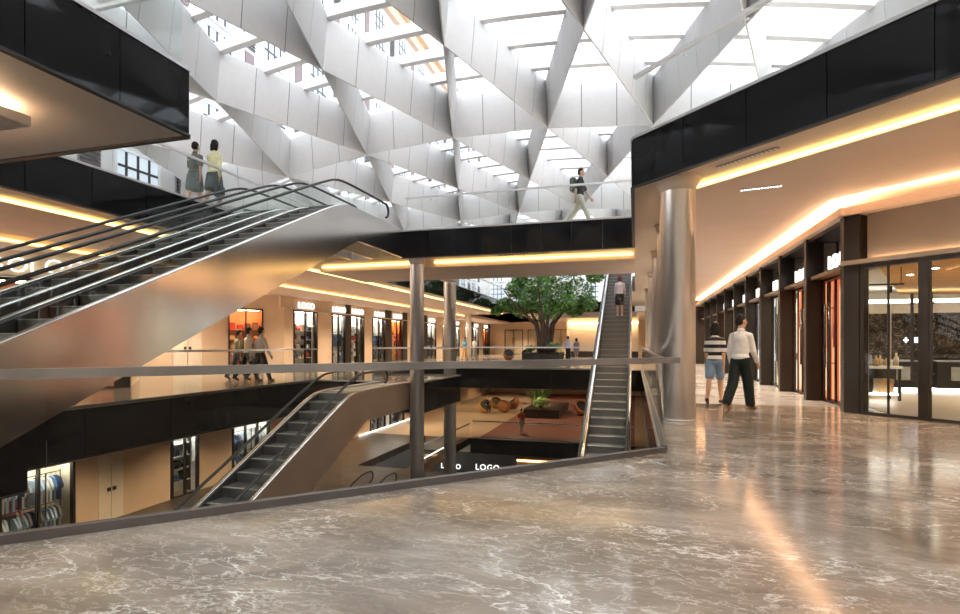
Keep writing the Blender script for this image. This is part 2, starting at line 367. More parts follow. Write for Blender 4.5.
# ---- black glass fascias
def fascia(a, b, z0, z1, pitch, label, out, base=None):
    """row of black panels from a to b (x, y), facing OUT"""
    a, b = Vector((*a, 0)), Vector((*b, 0)); L = (b - a).length; t = (b - a) / L; o = Vector((*out, 0)).normalized()
    w = WR('balcony_fascia', label, 'fascia', ((a.x + b.x) / 2, (a.y + b.y) / 2, z0), 'black glass balcony fascias')
    n = max(1, round(L / pitch)); g = .012
    for i in range(n):
        p, q = a + t * (L * i / n + g / 2), a + t * (L * (i + 1) / n - g / 2)
        mb = MB().extr([(p.x, p.y, z0), (q.x, q.y, z0), (q.x, q.y, z1), (p.x, p.y, z1)], o * .05)
        w.part(mb, 'panel', 'black_glass')
    p, q = a - t * .0, b
    mb = MB().extr([(p.x, p.y, z1 + .004), (q.x, q.y, z1 + .004), (q.x, q.y, z1 + .05), (p.x, p.y, z1 + .05)], o * .07)
    mb.extr([(p.x, p.y, z0 - .03), (q.x, q.y, z0 - .03), (q.x, q.y, z0 - .003), (p.x, p.y, z0 - .003)], o * .07, 1)
    w.part(mb, 'edge_strip', ['steel', 'rubber'])
    return w
r2 = math.sqrt(.5)
fascia((0, 9.66), (10.5, -.84), ZC, ZU, 1.05, 'black glass fascia of the right gallery running over the shop front', (-1, -1))
fascia((0, 9.66), (0, 15.6), ZC, ZU, .99, 'black glass fascia facing the void beside the bridge end', (-1, 0))
fascia((-5.57, 5.66), (-5.57, -9), ZC, ZU, .95, 'black glass fascia of the slab at the upper left corner', (1, 0))
fascia((-10.4, 5.66), (-5.57, 5.66), ZC, ZU, .95, 'black glass fascia on the far side of the upper left slab', (0, 1))
fascia((-10.4, 15.55), (-10.4, 5.72), ZC, ZU, 1.2, 'black glass fascia of the left gallery behind the big escalators', (1, 0))
fascia((-10.4, 46), (-10.4, 20.15), ZC, ZU, 1.7, 'black glass fascia of the left gallery beyond the bridge', (1, 0))
fascia((-7.0, 15.6), (0, 15.6), ZC, ZU, .875, 'black glass fascia of the footbridge', (0, -1))
fascia((-10.4, 46), (0, 46), ZC, ZU, 1.7, 'black glass fascia of the far gallery behind the tree', (0, -1))
fascia((-10.4, 16.2), (-10.4, 6), -FT, -.01, 1.9, 'black glass floor edge of the left gallery across the void', (1, 0))
fascia((-10.4, 26.5), (-10.4, 20.1), -FT, -.01, 1.9, 'black glass floor edge of the left gallery beyond the landing', (1, 0))
fascia((-10.4, 16.2), (-6.6, 16.2), -FT, -.01, 1.27, 'black glass front of the landing at the head of the lower escalator', (0, -1))
fascia((-6.6, 16.2), (-6.6, 20.1), -FT, -.01, 1.3, 'black glass side of the landing at the head of the lower escalator', (1, 0))
fascia((-10.4, 26.5), (.33, 26.5), -FT, -.01, 2.1, 'black glass floor edge of the far hall below the tree', (0, -1))
fascia((.33, 26.5), (.33, 6.7), -FT, -.01, 1.9, 'black glass floor edge under the right gallery railing', (-1, 0))
fascia((-8.8, 5.9), (-8.8, 1.9), -FT, -.01, 2, 'black glass floor edge beside the foot of the big escalators', (1, 0))
fascia((-10.4, 5.9), (-8.8, 5.9), -FT, -.01, 1.6, 'black glass end of the floor slab at lower left', (0, 1))
fascia((-10.1, 33), (0, 33), ZL - .95, ZL - .01, 2.4, 'black glass floor edge of the lower lounge opening', (0, -1))

# ---- glass balustrades
def balustrade(pts, z, h, pitch, label, rail='steel', rw=.06, rh=.05, top_only=False, shoe=.06, shoe_w=.07, ext=0, clamps=True):
    base = (sum(p[0] for p in pts) / len(pts), sum(p[1] for p in pts) / len(pts), z)
    w = WR('glass_balustrade', label, 'balustrade', base, 'glass balustrades')
    for a, b in zip(pts, pts[1:]):
        a, b = Vector((*a, z)), Vector((*b, z)); L = (b - a).length; t = (b - a) / L; n = max(1, round(L / pitch))
        for i in range(n):
            p, q = a + t * (L * i / n + .006), a + t * (L * (i + 1) / n - .006)
            w.part(MB().bar(p + Vector((0, 0, (shoe * .4 + h) / 2)), q + Vector((0, 0, (shoe * .4 + h) / 2)), .016, h - shoe * .4 - rh * .5), 'glass_pane', 'glass')
            if i and clamps:
                c = a + t * (L * i / n)
                cl = MB().bar(c - t * .014 + Vector((0, 0, h - .1)), c + t * .014 + Vector((0, 0, h - .1)), .03, .03)
                w.part(cl, 'clamp', 'steel')
        e = t * ext
        w.part(MB().bar(a + Vector((0, 0, h)), b + e + Vector((0, 0, h)), rw, rh), 'handrail', rail)
        w.part(MB().bar(a + Vector((0, 0, shoe / 2)), b + Vector((0, 0, shoe / 2)), shoe_w, shoe), 'base_channel', 'channel')
    return w
balustrade([(-6.3, -.09), (.33, 6.6)], 0, 1.06, 1.9, 'glass railing with flat steel handrail along the near floor edge', rail='rail_steel', rw=.075, rh=.065, ext=.22, clamps=False)
balustrade([(.33, 6.68), (.33, 26.4)], 0, 1.06, 1.9, 'glass railing along the right gallery beside the tall columns', rw=.05)
balustrade([(-10.35, 16.1), (-10.35, 6)], 0, 1.08, 2.0, 'glass railing of the left gallery in front of the walking trio', rail='chrome')
balustrade([(-10.35, 26.5), (-10.35, 20.15)], 0, 1.08, 2.0, 'glass railing of the left gallery beyond the landing', rail='white_steel')
balustrade([(-6.65, 20.05), (-10.2, 20.05)], 0, 1.08, 1.8, 'glass railing on the rear edge of the escalator landing', rail='white_steel')
balustrade([(-10.2, 26.55), (-1.5, 26.55)], 0, 1.08, 2.1, 'glass railing of the far hall in front of the tree planter', rail='white_steel', rh=.07)
balustrade([(0, 9.62), (10.4, -.78)], ZU, 1.06, 1.05, 'glass railing with white handrail above the right black fascia', rail='white_steel', rw=.07, rh=.06, shoe=.05)
balustrade([(-5.6, 5.62), (-5.6, -9)], ZU, 1.06, 1.9, 'glass railing on the slab at the upper left corner', rail='white_steel', shoe=.05)
balustrade([(-10.2, 5.62), (-5.6, 5.62)], ZU, 1.06, 1.9, 'glass railing on the far side of the upper left slab', rail='white_steel', shoe=.05)
balustrade([(-10.38, 15.5), (-10.38, 5.72)], ZU, 1.06, 1.65, 'glass railing in front of the two women upstairs', rail='white_steel', shoe=.05)
balustrade([(-10.38, 46), (-10.38, 20.2)], ZU, 1.06, 1.7, 'glass railing of the upper left gallery beyond the bridge', rail='white_steel', shoe=.05)
balustrade([(-6.9, 15.63), (-.05, 15.63)], ZU, 1.06, .875, 'glass railing on the near side of the footbridge', rail='white_steel', shoe=.05)
balustrade([(-10.3, 20.07), (-.05, 20.07)], ZU, 1.06, .875, 'glass railing on the rear side of the footbridge', rail='white_steel', shoe=.05)
balustrade([(-10.3, 46.04), (0, 46.04)], ZU, 1.06, 1.7, 'glass railing of the far upper gallery', rail='white_steel', shoe=.05)
balustrade([(-10.0, 33.1), (-.1, 33.1)], ZL, 1.08, 2.4, 'glass railing of the lower lounge above its opening', rail='white_steel', rh=.06)
balustrade([(-10.12, 24.2), (-10.12, 32.8)], ZL, .95, 2.0, 'glass railing on the strip beside the lower opening', rail='white_steel', rh=.07)
tag(MB().box(-17.19, -17.15, 31.5, 40, ZL + .03, ZL + .08).build('edge_light', 'white_light'), 'white light line at the base of the lower shop wall', 'strip light')
tag(MB().box(-10.66, -10.6, 25.5, 31, ZL - .05, ZL + .02).build('edge_light', 'white_light'), 'white lit edge of the lower floor opening', 'strip light')

# ---- columns
def column(x, y, r, z0, z1, label, ring=.09):
    w = WR('column', label, 'column', (x, y, z0), 'polished steel columns')
    w.part(MB().lathe([(r, z0), (r, z1 - .16), (r + .004, z1 - .15)], x, y, 56), 'shaft', 'polished')
    w.part(MB().lathe([(r + .001, z1 - .2), (r + .02, z1 - .12), (r + ring * .6, z1 - .03), (r + ring, z1 - .002)], x, y, 56), 'collar', 'soffit')
    w.part(MB().lathe([(r + .004, z0), (r + .004, z0 + .025), (r, z0 + .028)], x, y, 56), 'base_ring', 'polished')
column(.68, 9.5, .28, 0, 3.95, 'thick polished steel column nearest the railing corner', .12)
column(.74, 13.0, .25, 0, 3.95, 'second polished steel column behind the big one at right', .06)
column(.74, 16.6, .25, 0, 3.95, 'third polished steel column in the row beside the escalator', .06)
column(.74, 21.5, .25, 0, 3.95, 'fourth polished steel column in the row beside the escalator', .06)
column(.74, 27.5, .25, 0, 3.95, 'last polished steel column of the row at right', .06)
column(-6.62, 15.86, .225, ZL, 3.95, 'polished steel column at the front of the escalator landing', .07)
column(-7.22, 20.75, .25, ZL, 3.95, 'polished steel column behind the footbridge', .05)
column(-13.9, 45, .2, 0, 3.86, 'slim tan column in the far hall left of the tree', .03)

# ================================================================== THE LATTICE ROOF
def zr(x): return 9.05 - .0115 * (x + 5) ** 2
def node(j, xx): return Vector((xx, 13.3 + 6 * j, zr(xx)))
X0, X1, JA, JB = -17.85, 9.5, -4, 6
roof = WR('lattice_roof', 'white triangular lattice of deep panelled beams under the glass roof', 'roof', (-4, 20, 8))
def beam_segments(nodes, npan):
    mb = MB()
    for a, b in zip(nodes, nodes[1:]):
        t = b - a; L = t.length; t.normalize(); u = Vector((t.y, -t.x, 0)).normalized(); H = 1.46
        n = npan
        if t.x * t.x + t.y * t.y > 0 and L < (3.4 if npan == 3 else 6): n = max(1, round(npan * L / (3.6 if npan == 3 else 6.26)))
        up = Vector((0, 0, 1))
        def sec(p, wb, wt, zb, zt): return [p - u * wb / 2 + up * zb, p + u * wb / 2 + up * zb, p + u * wt / 2 + up * zt, p - u * wt / 2 + up * zt]
        for i in range(n):
            p, q = a + t * (L * i / n + .012), a + t * (L * (i + 1) / n - .012)
            A = sec(p, .035, .34, 0, H); B = sec(q, .035, .34, 0, H)
            mb.add(A + B, [(0, 1, 2, 3), (7, 6, 5, 4), (0, 4, 5, 1), (1, 5, 6, 2), (2, 6, 7, 3), (3, 7, 4, 0)][::1], 0)
        A = sec(a, .02, .3, .02, H - .02); B = sec(b, .02, .3, .02, H - .02)
        mb.add(A + B, [(0, 1, 2, 3), (7, 6, 5, 4), (0, 4, 5, 1), (1, 5, 6, 2), (2, 6, 7, 3), (3, 7, 4, 0)], 1)
    return mb
def clipx(pts):
    out = []
    for a, b in zip(pts, pts[1:]):
        ia, ib = X0 <= a.x <= X1, X0 <= b.x <= X1
        if not ia and not ib: continue
        p, q = a, b
        if not ia:
            lim = X0 if a.x < X0 else X1; k = (lim - a.x) / (b.x - a.x); p = a.lerp(b, k)
        if not ib:
            lim = X0 if b.x < X0 else X1; k = (lim - a.x) / (b.x - a.x); q = a.lerp(b, k)
        if not out: out.append(p)
        out.append(q)
    return out
for sgn in (1, -1):
    for k in range(-20, 20):
        pts = [node(j, -1.2 + 3.6 * k + 1.8 * j * sgn) for j in range(JA, JB + 1)]
        pts = clipx(pts)
        if len(pts) > 1: roof.part(beam_segments(pts, 5), 'diagonal_beam', ['white_panel' if sgn > 0 else 'white_panel_lit', 'seam'])
for j in range(JA, JB + 1):
    if j % 2 == 0: continue
    xs = [-1.2 + 1.8 * j + 3.6 * k for k in range(-16, 16)]
    pts = clipx([node(j, x) for x in xs])
    roof.part(beam_segments(pts, 3), 'cross_beam', ['white_panel', 'seam'])
y = 13.3 + 6 * JA
while y < 13.3 + 6 * JB + .1:
    mb = MB(); xs = [X0 + (X1 - X0) * i / 26 for i in range(27)]
    for a, b in zip(xs, xs[1:]): mb.bar((a, y, zr(a) + 1.52), (b, y, zr(b) + 1.52), .22, .3)
    roof.part(mb, 'purlin', 'white_steel'); y += 1.5
mb = MB(); xs = [X0 + (X1 - X0) * i / 26 for i in range(27)]
ya, yb = 13.3 + 6 * JA, 13.3 + 6 * JB
for a, b in zip(xs, xs[1:]):
    mb.extr([(a, ya, zr(a) + 1.76), (b, ya, zr(b) + 1.76), (b, yb, zr(b) + 1.76), (a, yb, zr(a) + 1.76)], (0, 0, .02))
roof.part(mb, 'roof_glass', 'roof_glass')

# ================================================================== OUTER FACADES
# tall white building at the left, seen through the roof and behind the upper gallery
struct(MB().box(-18.6, -18.0, -12, 70, ZU, 27.0), 'wall_left_facade', 'white_wall', 'tall white rendered building facade beyond the roof', 'wall')
struct(MB().box(-19, -17.2, -12, 70, 27.0, 27.5).box(-18.0, -17.6, -12, 70, 26.2, 27.0), 'trim_cornice', 'orange_cornice', 'tan cornice of the tall white building', 'trim')
struct(MB().box(-25, 14, 66, 66.6, ZL, 27.0), 'wall_far', 'white_wall', 'far white building facade closing the mall', 'wall')
# one window module in local coords: x along wall, y into wall, facing -y
def win_parts(rt, w, h, nx, nz):
    f = MB(); t = .1
    f.box(0, w, -.1, -.002, 0, t).box(0, w, -.1, -.002, h - t, h).box(0, t, -.1, -.002, t, h - t).box(w - t, w, -.1, -.002, t, h - t)
    f.build('window_frame', 'white_frame', rt)
    g = MB()
    for i in range(1, nx): g.box(w * i / nx - .045, w * i / nx + .045, -.06, -.004, t, h - t)
    for i in range(1, nz): g.box(t, w - t, -.055, -.004, h * i / nz - .045, h * i / nz + .045)
    g.build('glazing_bar', 'glaze_bar', rt)
    MB().box(t, w - t, -.03, -.01, t, h - t).build('pane', 'painted_daylight_pane', rt)
def proto_window(w, h, nx, nz, lab):
    rt = root('window_1', lab, 'window'); rt['kind'] = 'structure'; win_parts(rt, w, h, nx, nz); return rt
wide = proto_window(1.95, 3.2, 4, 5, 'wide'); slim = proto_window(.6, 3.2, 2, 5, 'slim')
def louv():
    rt = root('louvre_vent', 'l', 'louvre'); f = MB().box(0, .8, -.05, -.002, 0, 3.0); f.build('backing', 'grey_frame', rt); s = MB()
    for i in range(19): s.extr([(.04, -.05, .06 + i * .15), (.04, -.11, .04 + i * .15), (.04, -.11, .09 + i * .15), (.04, -.05, .14 + i * .15)], (.72, 0, 0))
    s.build('slat', 'louvre', rt); return rt
lv = louv()
def pier():
    rt = MB().box(0, .6, -.06, -.002, -.2, 3.25).build('mauve_cladding', 'mauve', base=(0, 0, 0)); return rt
pr = pier()
ordn = ['first', 'second', 'third', 'fourth', 'fifth', 'sixth', 'seventh', 'eighth', 'ninth', 'tenth', 'eleventh', 'twelfth', 'thirteenth', 'fourteenth', 'fifteenth', 'sixteenth']
rown = ['lowest', 'second', 'third', 'fourth', 'fifth', 'top']
wn = [0]
def put(src, loc, rz, label, cat, group, kind=None, first=set()):
    if src.name not in first: first.add(src.name); o = src
    else: o = copy_tree(src)
    o.location = loc; o.rotation_euler = (0, 0, R(rz)); tag(o, label, cat, group, kind)
    if kind: wn[0] += 1; o.name = 'window_%d' % wn[0]
    return o
FIRST = set()
for row in range(6):
    z = 5.2 + row * 3.45
    yy = 7.0; c = 0
    while yy < 62:
        if yy > (6 if row < 2 else 14):
            nm = f'on the {rown[row]} row of the tall left facade, {ordn[min(c, 15)]} bay along'
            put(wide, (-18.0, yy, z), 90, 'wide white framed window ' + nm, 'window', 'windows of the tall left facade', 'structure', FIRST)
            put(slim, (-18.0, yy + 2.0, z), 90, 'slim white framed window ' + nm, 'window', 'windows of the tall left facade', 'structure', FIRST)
            if row == 0 or (c + row) % 2 == 0: put(lv, (-18.0, yy + 2.7, z), 90, 'grey louvre panel ' + nm, 'louvre', 'louvre panels of the left facade', None, FIRST)
            else: put(pr, (-18.0, yy + 2.8, z), 90, 'mauve cladding panel ' + nm, 'cladding', 'mauve panels of the left facade', None, FIRST)
        yy += 4.0; c += 1
for row in range(2):
    for c in range(9):
        nm = f'on the {"lower" if row == 0 else "upper"} row of the far facade, {ordn[c]} from the left'
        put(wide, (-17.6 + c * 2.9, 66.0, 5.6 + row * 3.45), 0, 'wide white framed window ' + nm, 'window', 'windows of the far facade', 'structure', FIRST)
# enclosing walls out of view
struct(MB().box(-25, 14, -12.6, -12, ZB, 11), 'wall_back', 'beige_panel', 'wall behind the viewpoint', 'wall')
struct(MB().box(14, 14.5, -12, 66, ZU, 11), 'wall_right_upper', 'white_wall', 'white wall of the upper right gallery', 'wall')
struct(MB().box(14, 14.5, -12, 66, ZB, ZU), 'wall_right', 'shop_cream', 'outer right wall', 'wall')
struct(MB().box(.7, 14, 36.0, 36.5, 0, ZC), 'wall_corridor_end', 'bronze', 'dark end wall of the shop corridor', 'wall')
# ================================================================== ESCALATORS (rise along +Y)
SL = .469
def escalator(xa, xb, y0, zb, zt, label, group, hr=.9, top_flat=2.6, end_back=1.1, bot_flat=1.6, side='steel_side', depth=1.17, skirt=.25, peak=None, landing_drop=.8):
    """xa..xb outer width; step noses climb from (y0, zb) to zt with slope SL"""
    yt = y0 + (zt - zb) / SL; cx = (xa + xb) / 2
    w = WR('escalator', label, 'escalator', (cx, y0, zb), group)
    nz = lambda y: zb + SL * (y - y0)
    def curve(off, flat_top, ybeg, yend):
        """a line OFF above the noses, flattened to zb+off .. flat_top with soft bends"""
        pts = []; n = 60
        for i in range(n + 1):
            y = ybeg + (yend - ybeg) * i / n
            a = zb + off * .9; b = nz(y) + off; c = flat_top
            # smooth max with the lower flat, smooth min with the upper flat
            k = .16
            m = (a + b + math.sqrt((a - b) ** 2 + k * k)) / 2
            m = (m + c - math.sqrt((m - c) ** 2 + k * k)) / 2
            pts.append((y, m))
        return pts
    yb0, ye = y0 - bot_flat, yt + top_flat
    top = curve(skirt, zt + .035, yb0, ye)
    # underside: follows the slope DEPTH below, flat under both landings
    def low(y): return max(min(nz(y) + skirt - depth, zt - landing_drop), zb - .5)
    bot = [(yb0 + (ye - yb0) * i / 60, 0) for i in range(61)]; bot = [(y, low(y)) for y, _ in bot]
    # exact kink points
    yk = y0 + (zt - landing_drop - skirt + depth - zb) / SL
    bot = sorted(set([p for p in bot] + [(yk, zt - landing_drop)]))
    for x, sd in ((xa, 1), (xb, -1)):
        mb = MB(); poly = [(x, y, z) for y, z in top] + [(x, y, z) for y, z in reversed(bot)]
        # split the long side into strips so the n-gon stays planar and convex
        N = 60
        tb = [low(y) for y, _ in top]
        for i in range(N):
            (ya, za), (yb_, zb_) = top[i], top[i + 1]
            mb.extr([(x, ya, tb[i]), (x, yb_, tb[i + 1]), (x, yb_, zb_), (x, ya, za)], (sd * .1, 0, 0))
        w.part(mb, 'side_panel', side)
        dk = MB().tube([(x + sd * .06, y, z + .012) for y, z in top], .06, 8, flat=.35)
        w.part(dk, 'deck_strip', 'chrome')
        sk = MB()
        for i in range(N):
            (ya, za), (yb_, zb_) = top[i], top[i + 1]
            sk.extr([(x + sd * .1, ya, za - .5), (x + sd * .1, yb_, zb_ - .5), (x + sd * .1, yb_, zb_ - .03), (x + sd * .1, ya, za - .03)], (sd * .035, 0, 0))
        w.part(sk, 'skirt', 'dark_steel')
        # balustrade glass
        hp = zt + hr if peak is None else peak
        ha, hb = y0 - .9, ye - end_back
        hc = curve(hr, hp, ha, hb)
        gl = MB(); hx = x + sd * .07
        tt = curve(skirt, zt + .035, ha, hb)
        for i in range(0, 60):
            (ya, za), (yb_, zb_) = hc[i], hc[i + 1]
            gl.extr([(hx - .006, ya, tt[i][1]), (hx - .006, yb_, tt[i + 1][1]), (hx - .006, yb_, zb_ - .02), (hx - .006, ya, za - .02)], (.012, 0, 0))
        w.part(gl, 'glass_side', 'glass')
        # handrail with rounded ends
        pts = [(hx, y, z) for y, z in hc]
        def turn(y, z, d, rr=.2):
            return [(hx, y + d * rr * math.sin(a), z - rr * (1 - math.cos(a))) for a in [R(q) for q in range(15, 166, 15)]]
        rad = max(.1, min(.2, (hp - zt - .1) / 2.2))
        full = list(reversed(turn(hc[0][0], hc[0][1], -1, rad))) + pts + turn(hc[-1][0], hc[-1][1], 1, rad)
        w.part(MB().tube(full, .038, 10, flat=.75), 'handrail', 'rubber')
    mb = MB()
    for i in range(60):
        (ya, za), (yb_, zb_) = (top[i][0], tb[i]), (top[i + 1][0], tb[i + 1])
        mb.extr([(xa + .1, ya, za), (xb - .1, ya, za), (xb - .1, yb_, zb_), (xa + .1, yb_, zb_)], (0, 0, .03))
    w.part(mb, 'underside', 'dark_steel')
    # steps
    n = round((zt - zb) / .2); d = (yt - y0) / n; rise = (zt - zb) / n
    st = None
    for i in range(n):
        if st is None:
            mb = MB().box(xa + .14, xb - .14, y0, y0 + .035, zb - .06, zb + rise - .012)
            mb.box(xa + .14, xb - .14, y0, y0 + d + .03, zb + rise - .03, zb + rise - .002)
            mb.box(xa + .14, xb - .14, y0 - .006, y0 + .05, zb + rise - .014, zb + rise, 1)
            st = w.part(mb, 'step', ['step', 'step_edge'])
        else:
            o = st.copy(); COL.objects.link(o); o.location = (0, d * i, rise * i)
    w.part(MB().box(xa + .1, xb - .1, yt, ye, zt - .03, zt), 'landing_plate', 'steel')
    w.part(MB().box(xa + .1, xb - .1, yb0, y0, zb - .03, zb + .004), 'landing_plate', 'steel')
    return w
GE = 'escalators of the atrium'
escalator(-8.1, -6.95, 2.3, 0, ZU, 'big steel clad escalator climbing to the footbridge, nearest the viewer', GE, hr=.92, top_flat=3.15, end_back=1.15, peak=5.36)
escalator(-9.85, -8.7, 2.3, 0, ZU, 'escalator running beside the big one on its far side', GE, hr=.92, top_flat=3.0, end_back=1.15, peak=5.36)
escalator(-8.0, -6.85, 2.55, ZL, 0, 'lower escalator coming up from the floor below to the dark landing', GE, side='bronze_side', hr=.55, top_flat=3.4, end_back=1.9, peak=.5)
escalator(-1.42, -.12, 8.75, ZL, 5.05, 'long straight escalator at right with a woman riding up', GE, hr=.85, top_flat=2.0, side='steel')
w = WR('escalator', 'escalator going down in the floor below, only its two dark handrail loops showing', 'escalator', (-10.35, 20.5, ZL))
for s in (-.55, .55):
    x = -10.35 + s; q = [(x, 20.9, ZL + .08), (x, 21.12, ZL + .14), (x, 21.22, ZL + .32), (x, 21.12, ZL + .5), (x, 20.9, ZL + .56), (x, 20.2, ZL + .56), (x, 19.4, ZL + .38), (x, 10.5, ZL - 3.8)]
    w.part(MB().tube(q, .035, 10), 'handrail', 'rubber')
    w.part(MB().extr([(x - .006, 21.0, ZL + .02), (x - .006, 21.0, ZL + .5), (x - .006, 20.2, ZL + .52), (x - .006, 19.4, ZL + .34), (x - .006, 10.5, ZL - 3.84), (x - .006, 10.5, ZL - 4.3), (x - .006, 19.6, ZL + .0)], (.012, 0, 0)), 'glass_side', 'glass')
for i in range(20): w.part(MB().box(-10.8, -9.9, 19.9 - i * .44, 20.35 - i * .44, ZL - .2 * i - .25, ZL - .2 * i - .02), 'step', 'step')

# ================================================================== SHOPS
PAL = {
 'navy': (.03, .05, .12), 'blue': (.08, .2, .45), 'pale blue': (.45, .6, .78), 'white': (.82, .82, .8), 'grey': (.25, .25, .26), 'black': (.015, .015, .017),
 'red': (.5, .05, .04), 'tan': (.55, .36, .18), 'cream': (.8, .7, .5), 'brown': (.2, .1, .05), 'orange': (.8, .3, .08), 'yellow': (.85, .6, .12), 'green': (.12, .2, .08), 'pink': (.8, .4, .35)}
SETS = {'dark': ['navy', 'black', 'grey', 'white', 'blue', 'black'], 'denim': ['navy', 'pale blue', 'white', 'blue', 'grey', 'white', 'pale blue'], 'warm': ['red', 'orange', 'cream', 'brown', 'yellow', 'red'], 'mixed': ['white', 'black', 'red', 'tan', 'grey', 'blue']}
def garment(loc, rz, col, label, group, ln=.8, thick=.06, wd=.42):
    """a shirt on a hanger, hung facing along the rail (thin along x)"""
    mb = MB(); h = ln
    prof = [(-wd * .5, -h), (-wd * .5, -h * .42), (-wd * .72, -h * .5), (-wd * .8, -h * .38), (-wd * .45, -.03), (-wd * .16, 0), (wd * .16, 0), (wd * .45, -.03), (wd * .8, -h * .38), (wd * .72, -h * .5), (wd * .5, -h * .42), (wd * .5, -h)]
    mb.extr([(-thick / 2, y, z) for y, z in prof], (thick, 0, 0))
    o = root('garment', label, 'garment', loc, rz, group)
    mb.build('shirt', cmat(col), o)
    MB().tube([(0, -.17, -.02), (0, 0, .05), (0, .17, -.02)], .008, 6).tube([(0, 0, .05), (0, 0, .1), (0, .02, .12)], .006, 6).build('hanger', 'steel', o)
    return o
def goods_box(loc, rz, w, d, h, col, label, group, kind=0):
    mb = MB(); o = root(['gift_box', 'handbag', 'bottle'][kind], label, ['box', 'handbag', 'bottle'][kind], loc, rz, group)
    if kind == 0:
        mb.bbox(-w / 2, w / 2, -d / 2, d / 2, 0, h * .72, .008); mb.build('box_body', cmat(col), o)
        MB().bbox(-w / 2 - .008, w / 2 + .008, -d / 2 - .008, d / 2 + .008, h * .72, h, .008).build('lid', cmat([c * .8 for c in col]), o)
    elif kind == 1:
        mb.extr([(-w / 2, -d / 2, 0), (w / 2, -d / 2, 0), (w * .42, -d / 2, h * .7), (-w * .42, -d / 2, h * .7)], (0, d, 0)); mb.build('bag_body', cmat(col), o)
        MB().tube([(-w * .25, 0, h * .7), (-w * .2, 0, h * .95), (0, 0, h * 1.05), (w * .2, 0, h * .95), (w * .25, 0, h * .7)], .012, 6).build('handle', cmat([c * .6 for c in col]), o)
    else:
        r = w / 2
        mb.lathe([(r, 0), (r, h * .6), (r * .4, h * .75), (r * .4, h)], 0, 0, 14); mb.build('bottle_body', cmat(col, .2), o)
        MB().lathe([(r * .45, h), (r * .45, h * 1.12)], 0, 0, 12).build('cap', cmat((.1, .09, .08)), o)
    return o
